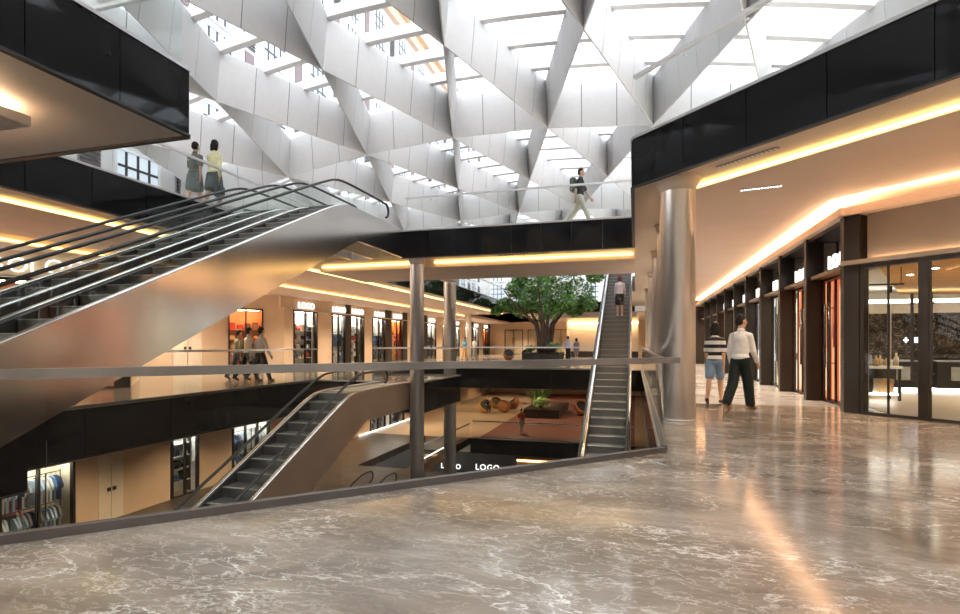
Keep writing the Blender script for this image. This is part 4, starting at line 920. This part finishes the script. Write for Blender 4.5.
def person(label, loc, rz, h=1.72, female=False, stride=18, arms=(15, -12), top=((.8, .8, .78), 'long'), bottom=((.03, .03, .035), 'trousers'), shoes=(.05, .03, .02), hair=(.012, .01, .009), hair_len=0, head_turn=0, lean=2, sit=False, vox=.0095, group=None, extras=None, stripes=None, skin=SKIN, cat='person', elbow=14, wide=0, bag=None):
    k = h / 1.72
    rt = root('person' if cat == 'person' else cat, label, cat, loc, rz, group)
    V = Vector
    hipw, shw = (.088, .15) if female else (.085, .165)
    hipz = .90 if not sit else .47
    pel = V((0, 0, hipz + .03)); ln = R(lean if not sit else -14)
    def sp(d): return pel + V((0, math.sin(ln) * d, math.cos(ln) * d))
    waist, chest, neck0, neck1 = sp(.17), sp(.36), sp(.53), sp(.61)
    headc = sp(.71) + V((0, .015, 0))
    hr = Matrix.Rotation(R(head_turn), 3, 'Z')
    legs = []
    for s in (-1, 1):
        hp = V((s * hipw, 0, hipz))
        if sit:
            kn = hp + V((s * .05, .42, .02)); an = kn + V((0, .06 + .05 * s, -.42)); fd = V((s * .1, 1, 0)).normalized()
        else:
            a = R(stride) * s; b = R(max(0, -s) * stride * .95 + 3)       # s=+1 leads, s=-1 trails and bends its knee
            kn = hp + V((0, math.sin(a) * .42, -math.cos(a) * .42)); c = a - b
            an = kn + V((0, math.sin(c) * .40, -math.cos(c) * .40)); fd = V((s * .12, 1, -.45 * (1 if s < 0 and stride > 8 else 0))).normalized()
        legs.append([hp, kn, an, fd])
    if not sit:   # stand on the ground
        low = min(l[2].z for l in legs) - .085
        sh = V((0, 0, -low))
        legs = [[a + sh, b + sh, c + sh, d] for a, b, c, d in legs]; pel, waist, chest, neck0, neck1, headc = [q + sh for q in (pel, waist, chest, neck0, neck1, headc)]
    else:
        pass
    armz = []
    for s, a in ((-1, arms[0]), (1, arms[1])):
        shd = neck0 + V((s * shw, 0, -.088)); a = R(a)
        el = shd + V((s * .035, math.sin(a) * .285, -math.cos(a) * .285)); b = a + R(elbow)
        wr = el + V((s * -.005, math.sin(b) * .25, -math.cos(b) * .25))
        hd = (wr - el).normalized(); armz.append((shd, el, wr, hd, s))
    # ---- body (continuous)
    mb = MB()
    ell(mb, pel, (hipw + .06, .105, .12)); ell(mb, waist, (.115 if female else .135, .09, .13)); ell(mb, chest, (.13 if female else .148, .1, .17))
    [rcone(mb, neck0 + V((0, 0, -.05)), .056, neck0 + V((s * shw * .9, 0, -.085)), .046) for s in (-1, 1)]
    rcone(mb, neck0 - V((0, 0, .02)), .062, neck1 + V((0, .01, .03)), .052)
    ell(mb, headc + V((0, 0, .02)), (.074, .094, .105)); ell(mb, headc + hr @ V((0, .028, -.055)), (.052, .062, .06))
    rcone(mb, headc + hr @ V((0, .088, .005)), .012, headc + hr @ V((0, .108, -.028)), .016)
    for s in (-1, 1):
        ell(mb, headc + hr @ V((s * .078, -.005, -.012)), (.014, .022, .032))
        ell(mb, headc + hr @ V((s * .035, .07, -.03)), (.022, .02, .02))
    rcone(mb, headc + hr @ V((-.02, .082, -.062)), .009, headc + hr @ V((.02, .082, -.062)), .009)
    for hp, kn, an, fd in legs:
        rcone(mb, hp, .082, kn, .056); rcone(mb, kn, .056, kn.lerp(an, .35), .055); rcone(mb, kn.lerp(an, .35), .055, an, .036)
        rcone(mb, an - V((0, 0, .03)) - fd * .03, .036, an + fd * .13 - V((0, 0, .045)), .034)
    for shd, el, wr, hd, s in armz:
        rcone(mb, shd, .05, el, .038); rcone(mb, el, .038, wr, .026)
        pc = wr + hd * .05; fw = V((0, 1, 0)) - hd * hd.y; fw.normalize(); sd = hd.cross(fw)
        for q in (-.024, -.008, .008, .024): rcone(mb, wr + hd * .012 + fw * q * .5, .017, wr + hd * .085 + fw * q, .0125, 8)
        for q, l in ((-.031, .06), (-.0105, .078), (.0105, .084), (.031, .075)):
            a0 = wr + hd * .085 + fw * q; a1 = a0 + hd * l * .55 + fw * q * .12; curl = -s * sd if False else V((-s, 0, 0)); a2 = a1 + hd * l * .42 + curl * l * .3
            rcone(mb, a0, .0098, a1, .009, 8); rcone(mb, a1, .009, a2, .0078, 8)
        th0 = wr + hd * .03 + fw * .022; th1 = th0 + hd * .03 + fw * .028; th2 = th1 + hd * .034 + fw * .008
        rcone(mb, th0, .014, th1, .0115, 8); rcone(mb, th1, .0115, th2, .0095, 8)
    def fin_(m_, nm, mt, vx=vox, sm=4, par=None):
        m_.v = [tuple(V(v) * k) for v in m_.v]; return fuse(m_, nm, mt, par or rt, vx, sm)
    body = fin_(mb, 'body', cmat(skin, .55, .04), vox)
    # ---- eyes
    ey = MB()
    for s in (-1, 1): ell(ey, headc + hr @ V((s * .031, .081, .012)), (.011, .008, .007))
    ey.v = [tuple(V(v) * k) for v in ey.v]; ey.build('eyes', cmat((.03, .022, .02), .3), rt)
    # ---- hair
    if hair is not None:
        hb = MB(); ell(hb, headc + hr @ V((0, -.016, .05)), (.083, .096, .09)); ell(hb, headc + hr @ V((0, -.045, .0)), (.08, .07, .085))
        if hair_len > 0:
            for s in (-1, 0, 1): rcone(hb, headc + hr @ V((s * .055, -.055 + .02 * abs(s), .0)), .05, headc + hr @ V((s * .06, -.07 + .02 * abs(s), -hair_len)), .038)
        fin_(hb, 'hair', cmat(hair, .8, .2), .012, 3)
    # ---- top
    tc, ts = top; g = .014; t = MB()
    ell(t, pel + V((0, 0, .05)), (hipw + .06 + g, .112 + g, .09)); ell(t, waist, (.125 + g if female else .138 + g, .1 + g, .2)); ell(t, chest, ((.135 if female else .15) + g, .105 + g, .18)); ell(t, waist.lerp(chest, .5), ((.128 if female else .145) + g, .102 + g, .2))
    [rcone(t, neck0 + V((0, 0, -.05)), .066, neck0 + V((s * shw * .92, 0, -.085)), .05 + g * .5) for s in (-1, 1)]; rcone(t, neck0 - V((0, 0, .05)), .075, neck0 + V((0, 0, .015)), .066)
    for shd, el, wr, hd, s in armz:
        if ts == 'long': rcone(t, shd, .05 + g * .6, el, .046 + g * .5); rcone(t, el, .05 + g * .5, el.lerp(wr, .93), .038 + g * .3)
        elif ts == 'short': rcone(t, shd, .053 + g * .6, shd.lerp(el, .75), .056 + g)
    tm = cmat(tc, .75)
    if stripes:
        tm, nt, out = new_mat('striped_knit'); N_, L_ = nt.nodes.new, nt.links.new
        b = N_('ShaderNodeBsdfPrincipled'); b.inputs['Roughness'].default_value = .8; tcn = N_('ShaderNodeTexCoord'); sx = N_('ShaderNodeSeparateXYZ'); L_(tcn.outputs['Object'], sx.inputs[0])
        mm = N_('ShaderNodeMath'); mm.operation = 'MULTIPLY'; mm.inputs[1].default_value = 1 / stripes; L_(sx.outputs[2], mm.inputs[0]); fr = N_('ShaderNodeMath'); fr.operation = 'FRACT'; L_(mm.outputs[0], fr.inputs[0])
        gt = N_('ShaderNodeMath'); gt.operation = 'GREATER_THAN'; gt.inputs[1].default_value = .52; L_(fr.outputs[0], gt.inputs[0]); mx = N_('ShaderNodeMix'); mx.data_type = 'RGBA'; mx.inputs[6].default_value = (*tc, 1); mx.inputs[7].default_value = (.012, .012, .014, 1)
        L_(gt.outputs[0], mx.inputs[0]); L_(mx.outputs[2], b.inputs[0]); L_(b.outputs[0], out.inputs[0])
    fin_(t, 'shirt', tm, .011)
    # ---- bottom
    bc, bs = bottom; b = MB()
    ell(b, pel - V((0, 0, .01)), (hipw + .066, .116, .125))
    for hp, kn, an, fd in legs:
        if bs == 'trousers': rcone(b, hp, .096 + wide * .4, kn, .076 + wide); rcone(b, kn, .076 + wide, kn.lerp(an, .97), .062 + wide * 1.3)
        elif bs == 'shorts': rcone(b, hp, .1, hp.lerp(kn, .72), .098)
        else:
            e = hp.lerp(kn, .8); rcone(b, hp, .105, e, .115); rcone(b, pel - V((0, 0, .08)), .1, (legs[0][0] + legs[0][1] + legs[1][0] + legs[1][1]) / 4 - V((0, 0, .1)), .13)
    fin_(b, {'trousers': 'trousers', 'shorts': 'shorts', 'skirt': 'skirt'}[bs], cmat(bc, .8), .012)
    for hp, kn, an, fd in legs:
        q = MB(); rcone(q, an - V((0, 0, .042)) - fd * .035, .043, an + fd * .06 - V((0, 0, .04)), .043); rcone(q, an + fd * .05 - V((0, 0, .045)), .043, an + fd * .145 - V((0, 0, .052)), .033)
        fin_(q, 'shoe', cmat(shoes, .5), .011, 2)
    if bag:
        sh_, el, wr, hd, s = armz[1 if bag[1] > 0 else 0]; x = MB(); p = (wr + hd * .09) * k
        x.bbox(p.x - .05, p.x + .05, p.y - .16, p.y + .16, p.z - .46, p.z - .16, .02); bo = x.build('handbag', cmat(bag[0], .5), rt)
        MB().tube([(p.x, p.y - .1, p.z - .18), (p.x, p.y - .06, p.z - .02), (p.x, p.y, p.z + .0), (p.x, p.y + .06, p.z - .02), (p.x, p.y + .1, p.z - .18)], .008, 6).build('bag_strap', cmat(bag[0], .5), bo)
    if extras == 'backpack':
        x = MB(); c = chest * k; x.bbox(c.x - .15, c.x + .15, c.y - .3, c.y - .12, c.z - .2, c.z + .2, .05); x.build('backpack', cmat((.1, .11, .08)), rt)
    if extras == 'cap':
        pass
    return rt
def facing(dx, dy): return math.degrees(math.atan2(dy, dx)) - 90
# walking away up the corridor
person('man in white shirt and wide black trousers walking down the shop corridor', (1.95, 11.35, 0), -38, 1.79, stride=15, arms=(-8, 12), top=((.92, .92, .91), 'long'), bottom=((.003, .012, .009), 'trousers'), wide=.018, shoes=(.25, .12, .05), head_turn=-25, vox=.0075, elbow=22)
person('woman in black and white striped top and denim shorts walking down the corridor', (1.62, 12.3, 0), -20, 1.68, True, stride=14, arms=(10, -10), top=((.85, .85, .84), 'short'), bottom=((.2, .3, .43), 'shorts'), shoes=(.12, .05, .03), hair_len=.13, vox=.0075, stripes=.155, skin=(.68, .42, .26))
# trio on the left gallery
person('man in white shirt walking past the red corner shop on the left gallery', (-12.5, 15.3, 0), -20, 1.8, stride=20, top=((.84, .82, .78), 'long'), bottom=((.012, .02, .018), 'trousers'), group=None)
person('second man in pale shirt walking right of his companion on the left gallery', (-12.05, 15.35, 0), -15, 1.82, stride=22, arms=(-14, 16), top=((.8, .79, .8), 'long'), bottom=((.015, .02, .02), 'trousers'))
person('person in olive top walking behind two men on the left gallery', (-13.4, 15.9, 0), -20, 1.74, stride=18, top=((.3, .3, .16), 'short'), bottom=((.04, .03, .028), 'trousers'))
# women upstairs
person('woman in yellow blouse and grey skirt with handbag at the upper glass railing', (-10.66, 11.75, ZU), 4, 1.84, True, stride=10, top=((.86, .82, .5), 'long'), bottom=((.1, .13, .13), 'skirt'), hair_len=.12, shoes=(.5, .4, .2), bag=((.07, .09, .09), 1))
person('short haired woman in grey dress at the upper glass railing', (-11.05, 11.5, ZU), 10, 1.74, True, stride=10, top=((.12, .13, .11), 'short'), bottom=((.16, .19, .19), 'skirt'), hair_len=0, shoes=(.5, .45, .4))
# footbridge
person('man in black shirt and cream trousers with backpack crossing the footbridge', (-1.55, 16.1, ZU), -100, 1.68, stride=24, arms=(20, -18), top=((.012, .012, .016), 'short'), bottom=((.62, .6, .48), 'trousers'), shoes=(.05, .04, .03), extras='backpack')
# escalator rider: feet on a step
nst = 49; ist = 35; ys = 8.75 + (9.8 / SL) * (ist + .55) / nst; zs_ = ZL + 9.8 * (ist + 1) / nst; person('woman in pale top and black skirt with red hair riding the long escalator', (-.62, ys, zs_), 0, 1.7, True, stride=0, arms=(8, 30), top=((.72, .6, .62), 'long'), bottom=((.02, .015, .015), 'skirt'), hair=(.2, .05, .04), hair_len=.12, shoes=(.7, .68, .66))

# far hall
person('person in blue and yellow top with orange trousers in the far hall', (-12.9, 40.6, 0), 150, 1.72, stride=12, top=((.1, .3, .42), 'short'), bottom=((.72, .4, .12), 'trousers'), shoes=(.03, .03, .03))
person('person in white top standing beside the one in orange trousers', (-12.3, 41.4, 0), 170, 1.76, stride=8, top=((.72, .76, .7), 'short'), bottom=((.45, .4, .33), 'trousers'))
person('man in pale lilac shirt and black trousers in front of the cream kiosk', (-4.8, 40.6, 0), 8, 1.8, stride=10, top=((.76, .72, .84), 'long'), bottom=((.012, .012, .016), 'trousers'))
person('person in dull purple clothes beside the man in lilac shirt', (-4.25, 41.3, 0), 15, 1.66, True, stride=10, top=((.3, .24, .26), 'short'), bottom=((.34, .22, .24), 'skirt'), hair_len=.1)
person('child in red top and white shorts standing on the rust carpet of the lower lounge', (-7.3, 35.6, ZL + .004), 30, 1.62, stride=6, top=((.5, .08, .08), 'short'), bottom=((.7, .66, .62), 'shorts'), shoes=(.75, .7, .66), hair=(.1, .06, .04))
person('man in black clothes sitting in the mustard ball chair of the lower lounge', (-12.3, 44.95, ZL + .2), -145, 1.72, sit=True, top=((.02, .022, .03), 'long'), bottom=((.015, .015, .02), 'trousers'), arms=(25, 30), elbow=50)
person('shop mannequin in plaid red and blue shirt in the clothes shop at lower left', (-17.6, 11.4, ZL + .02), -90, 1.74, stride=4, top=((.35, .12, .16), 'long'), bottom=((.03, .03, .06), 'trousers'), cat='mannequin', skin=(.7, .66, .62), hair=None)
# ================================================================== far hall: portal, kiosks
o = WR('portal', 'white framed portal in front of the cream kiosk in the far hall', 'portal', (-5.2, 47.0, 0))
o.part(MB().box(-7.6, -6.9, 46.6, 47.4, 0, ZC), 'post', 'white_wall'); o.part(MB().box(-7.6, .2, 46.6, 47.4, 3.5, ZC), 'head', 'soffit')
o = WR('kiosk', 'warm cream lit kiosk front in the far hall behind the couple', 'kiosk', (-3.2, 53, 0))
o.part(MB().box(-6.4, .3, 53, 53.4, 0, 3.3), 'wall', 'cream_door'); o.part(MB().box(-6.4, .3, 52.7, 53.4, 3.3, 3.9), 'head', 'beige_panel'); o.part(MB().box(-6.2, .3, 52.55, 52.65, 3.22, 3.28), 'lamp', 'cove_soft'); o.part(MB().box(-6.4, .3, 52.2, 53, 0, .55), 'plinth', 'bronze')
for i, x in enumerate((-15.5, -12.6, -9.7)):
    shop((x, 65.15, 0), 0, 2.3, 3.0, f'far shop front on the end wall, {ordn[i]} from the left', f'in the {ordn[i]} end wall shop', ['shop_cream', 'shop_orange', 'shop_red'][i], 'lamp_warm' if i else 'lamp', 'panels', 'warm', dep=.9, sign=None, seed=90 + i)

# ================================================================== tree and planters
def leaf_cloud(mb, centers, n, size, rr):
    for _ in range(n):
        c, rad = rr.choice(centers)
        while True:
            p = Vector((rr.uniform(-1, 1), rr.uniform(-1, 1), rr.uniform(-1, 1)))
            if .35 < p.length < 1: break
        q = Vector(c) + Vector((p.x * rad, p.y * rad, p.z * rad * .72))
        nrm = Vector((rr.gauss(0, 1), rr.gauss(0, 1), rr.gauss(0, 1) + 1.2)).normalized(); a = nrm.orthogonal().normalized()
        a = Matrix.Rotation(rr.uniform(0, 6.28), 3, nrm) @ a; b = nrm.cross(a); s = size * rr.uniform(.7, 1.3)
        mb.add([q - a * s, q - b * s * .45 + nrm * s * .08, q + a * s, q + b * s * .45 + nrm * s * .08], [(0, 1, 2, 3)])
def make_tree(x, y, z, label):
    rr = random.Random(5); w = WR('tree', label, 'tree', (x, y, z))
    tr = MB(); cents = []
    for k in range(7):
        a = k * .9 + rr.uniform(-.3, .3); sp = .25 + .12 * (k % 3)
        bx, by = x + .32 * math.cos(a), y + .32 * math.sin(a)
        p = [(bx, by, z), (bx + .1 * math.cos(a), by + .1 * math.sin(a), z + 1.0), (bx + sp * 1.2 * math.cos(a), by + sp * 1.2 * math.sin(a), z + 2.2), (bx + sp * 5 * math.cos(a), by + sp * 5 * math.sin(a), z + 3.4 + .25 * (k % 4)), (bx + sp * 8 * math.cos(a), by + sp * 8 * math.sin(a), z + 4.2 + .4 * (k % 3))]
        tr.tube(p, [.26, .2, .13, .06, .03], 9)
    w.part(tr, 'trunk', 'bark')
    cr = MB()
    for (dx, dy, dz, r) in ((0, 0, 5.0, 1.5), (1.2, .2, 5.5, 1.4), (-1.1, .3, 4.5, 1.3), (2.4, .4, 4.7, 1.3), (-2.1, -.2, 4.8, .95), (1.0, -.6, 4.0, 1.3), (-.3, .8, 6.1, 1.1), (-3.0, .2, 3.7, .8), (3.0, 0, 3.7, .9), (-1.6, 0, 3.4, 1.0), (.4, -.8, 3.3, 1.2), (-.9, -.9, 3.9, 1.0), (1.6, -.9, 3.7, 1.0), (-.2, -1.0, 4.9, 1.1), (2.0, .2, 6.3, .9), (3.6, .5, 5.7, .7), (-3.7, .2, 3.3, .5), (.9, .3, 6.9, .7), (-1.9, .2, 5.6, .7), (2.2, -.1, 3.2, .7)):
        cents.append(((x + dx, y + dy, z + dz), r))
    leaf_cloud(cr, cents, 11500, .13, rr)
    w.part(cr, 'crown', 'leaf')
make_tree(-6.4, 39.8, .5, 'large green tree growing from the dark planter in the far hall')
def planter(x, y, z, lx, ly, h, label, plants=0, dens=260, col='leaf'):
    w = WR('planter', label, 'planter', (x, y, z))
    w.part(MB().bbox(x - lx / 2, x + lx / 2, y - ly / 2, y + ly / 2, z, z + h * .96, .03), 'box', 'soil')
    w.part(MB().box(x - lx / 2 - .03, x + lx / 2 + .03, y - ly / 2 - .03, y + ly / 2 + .03, z + h * .96, z + h), 'rim', 'bronze')
planter(-6.5, 39.6, 0, 2.7, 2.6, .62, 'wide black planter box under the large tree')
planter(-7.25, 46.3, ZL, 2.9, 6.4, .7, 'long black planter box on the rust carpet of the lower lounge')
rr = random.Random(9)
def bush(x, y, z, r, h, n, label, group):
    w = WR('shrub', label, 'shrub', (x, y, z), group); st = MB()
    for k in range(6): a = k * 1.05; st.tube([(x, y, z), (x + .2 * r * math.cos(a), y + .2 * r * math.sin(a), z + h * .4), (x + .6 * r * math.cos(a), y + .6 * r * math.sin(a), z + h * .75)], [.03, .025, .012], 6)
    w.part(st, 'stem', 'bark'); c = MB(); leaf_cloud(c, [((x + rr.uniform(-.5, .5) * r, y + rr.uniform(-.5, .5) * r, z + h * rr.uniform(.4, .85)), r * .6) for _ in range(6)], n, .1, rr); w.part(c, 'foliage', 'leaf')
bush(-7.7, 46.2, ZL + .68, 1.4, 2.4, 1300, 'leafy green shrub at the rear of the lower lounge planter', 'lounge planter shrubs')
bush(-7.4, 44.0, ZL + .68, .8, .9, 420, 'low pale green shrub at the front of the lower lounge planter', 'lounge planter shrubs')
bush(-5.6, 38.9, .6, .5, .7, 240, 'low shrub in the planter right of the tree trunk', 'tree planter shrubs')
bush(-7.3, 38.9, .6, .45, .5, 200, 'low shrub in the planter left of the tree trunk', 'tree planter shrubs')

# ================================================================== ball lounge chairs
def ball_chair(x, y, z, r, rz, mat, label):
    o = root('ball_chair', label, 'lounge chair', (x, y, z), rz, 'ball lounge chairs')
    bm = bmesh.new(); bmesh.ops.create_uvsphere(bm, u_segments=40, v_segments=24, radius=r)
    nrm = Vector((0, -.72, .69)).normalized()
    bmesh.ops.bisect_plane(bm, geom=bm.verts[:] + bm.edges[:] + bm.faces[:], plane_co=nrm * r * .38, plane_no=nrm, clear_outer=True)
    for v in bm.verts:
        v.co.z = max(v.co.z, -r * .93)
        a = math.atan2(v.co.y, v.co.x); v.co *= 1 - .018 * (abs(math.sin(a * 6)) < .25)
    ret = bmesh.ops.solidify(bm, geom=bm.faces[:], thickness=r * .12)
    for v in bm.verts: v.co.z += r * .93
    MB().bm(bm, 0, True).build('shell', mat, o)
    bm = bmesh.new(); bmesh.ops.create_uvsphere(bm, u_segments=32, v_segments=16, radius=r * .82)
    for v in bm.verts:
        d = v.co.dot(nrm)
        if d > r * .16: v.co -= nrm * (d - r * .16) * .8
        v.co.z += r * .93
    MB().bm(bm, 0, True).build('cushion', 'cushion', o)
ball_chair(-9.75, 42.4, 0, .46, 20, 'ball_orange', 'orange ball chair left of the tree planter in the far hall')
ball_chair(-8.5, 43.6, 0, .46, 0, 'ball_orange', 'brown ball chair with dark seat beside the tree planter corner')
ball_chair(-7.6, 44.0, 0, .46, -60, 'ball_orange', 'orange ball chair partly behind the tree planter')
ball_chair(-6.3, 43.4, 0, .46, 40, 'ball_yellow', 'pale tan ball chair behind the tree trunk')
ball_chair(-12.5, 45.3, ZL, .62, 35, 'ball_yellow', 'mustard ball chair of the lower lounge with a seated man')
ball_chair(-12.5, 48.9, ZL, .6, 50, 'ball_yellow', 'mustard ball chair with open dark seat behind the seated man')
ball_chair(-11.1, 46.4, ZL, .58, 170, 'ball_orange', 'round orange ball chair seen from behind in the lower lounge')
ball_chair(-10.8, 48.9, ZL, .6, -70, 'ball_orange', 'orange ball chair behind the round one in the lower lounge')
ball_chair(-4.3, 46.2, ZL + .004, .66, 35, 'ball_orange', 'orange ball chair with charcoal cushion standing alone on the rust carpet')

# ================================================================== ceiling fittings
def vent(x, y, z, L, rz, label, sm='white_frame'):
    o = root('air_vent', label, 'air vent', (x, y, z), rz, 'linear air vents')
    MB().box(-L / 2, L / 2, -.045, .045, -.012, .0).build('frame', 'grey_frame', o)
    m = MB(); n = 14
    for i in range(n): m.box(-L / 2 + L * (i + .2) / n, -L / 2 + L * (i + .75) / n, -.03, .03, -.018, -.012)
    m.build('slat', sm, o)
vent(1.55, 8.58, ZC, .95, -45, 'dotted linear air vent in the soffit just inside the right black fascia')
vent(2.02, 9.95, 3.86, .62, -10, 'small white lit slot in the middle of the right gallery ceiling panel', 'white_light')
vent(-10.75, 10.2, ZC, 2.4, 90, 'linear air vent near the edge of the left gallery soffit')
vent(-13.4, 12.3, 3.86, 2.4, 90, 'linear air vent in the left gallery dropped panel')
vent(-3.2, 15.95, ZC, 1.6, 0, 'linear air vent under the near edge of the footbridge')
o = root('ceiling_light_box', 'white dropped ceiling box with warm glow under the upper left slab', 'ceiling light', (-7.35, 3.95, 3.72))
MB().bbox(-.9, .75, -1.6, .55, 0, .12, .01).build('box', 'white_panel', o); MB().box(-.75, .6, -1.45, .4, .125, .2).build('glow_strip', 'cove_soft', o)
# ================================================================== lamps
def spot(x, y, z, e, col=(1, .74, .5), size=130, blend=.8, r=.06):
    l = bpy.data.lights.new('gallery_downlight', 'SPOT'); l.energy = e; l.color = col; l.spot_size = R(size); l.spot_blend = blend; l.shadow_soft_size = r
    o = bpy.data.objects.new('gallery_downlight', l); COL.objects.link(o); o.location = (x, y, z)
W1 = (1, .79, .6)
for i in range(8): spot(2.2, 14.0 + 3 * i, 3.8, 520, W1)
spot(5.3, 9.1, 3.8, 240, W1); spot(2.9, 10.3, 3.8, 110, W1)
for i in range(13): spot(-14.5, 8 + 4.0 * i, 3.66, 480, W1)
spot(-17, 12.5, 3.6, 340, W1); spot(-19.5, 18.5, 3.6, 420, W1)
for i in range(7): spot(-14.4, 8 + 4.5 * i, -1.2, 330, (1, .72, .46))
for x in (-13.5, -8, -3): 
    for y in (37, 43, 50, 57): spot(x, y, -1.2, 320, (1, .72, .46))
for x in (-13, -7, -2):
    for y in (49, 56, 62): spot(x, y, 3.6, 650, W1)
for x in (-10, -6, -3): spot(x, 33.5, -5.9, 130, (1, .6, .3))
for x in (-8.5, -5.2, -1.9): spot(x, 17.9, 3.66, 60, W1)
spot(6.4, 13.0, 2.8, 110, (1, .9, .76)); spot(7.8, 14.2, 2.8, 110, (1, .9, .76)); spot(9.5, 13, 2.8, 110, (1, .9, .76)); spot(7, 16.3, 2.8, 100, (1, .9, .76)); spot(9.5, 16.3, 2.8, 100, (1, .9, .76)); spot(5.2, 16, 2.8, 110, (1, .9, .76))
# ================================================================== sky, camera
wd = bpy.data.worlds.new('sky'); SC.world = wd; wd.use_nodes = True; nt = wd.node_tree; nt.nodes.clear()
N, L = nt.nodes.new, nt.links.new
out = N('ShaderNodeOutputWorld'); bg = N('ShaderNodeBackground'); tc = N('ShaderNodeTexCoord'); nz = N('ShaderNodeTexNoise'); nz.inputs['Scale'].default_value = 2.2; nz.inputs['Detail'].default_value = 5
cr = N('ShaderNodeValToRGB'); cr.color_ramp.elements[0].color = (.86, .93, 1, 1); cr.color_ramp.elements[1].color = (1, 1, 1, 1); cr.color_ramp.elements[0].position = .35; cr.color_ramp.elements[1].position = .6
L(tc.outputs['Generated'], nz.inputs['Vector']); L(nz.outputs[0], cr.inputs[0]); L(cr.outputs[0], bg.inputs[0]); bg.inputs[1].default_value = SKY; L(bg.outputs[0], out.inputs[0])
cam = bpy.data.cameras.new('camera'); co = bpy.data.objects.new('camera', cam); COL.objects.link(co)
co.location = (0, 0, 1.25); co.rotation_euler = (R(90), 0, R(16)); cam.sensor_width = 36; cam.lens = 540 / 960 * 36; cam.shift_y = 37 / 960; cam.clip_end = 400
SC.camera = co
vs = SC.view_settings; vs.view_transform = 'Standard'; vs.look = 'None'; vs.exposure = EXPO; vs.gamma = 1; vs.use_curve_mapping = False
SC.cycles.max_bounces = 8; SC.cycles.transparent_max_bounces = 24; SC.cycles.diffuse_bounces = 3; SC.cycles.glossy_bounces = 4
SC.cycles.sample_clamp_indirect = 6; SC.cycles.caustics_reflective = False; SC.cycles.caustics_refractive = False; SC.cycles.blur_glossy = .5
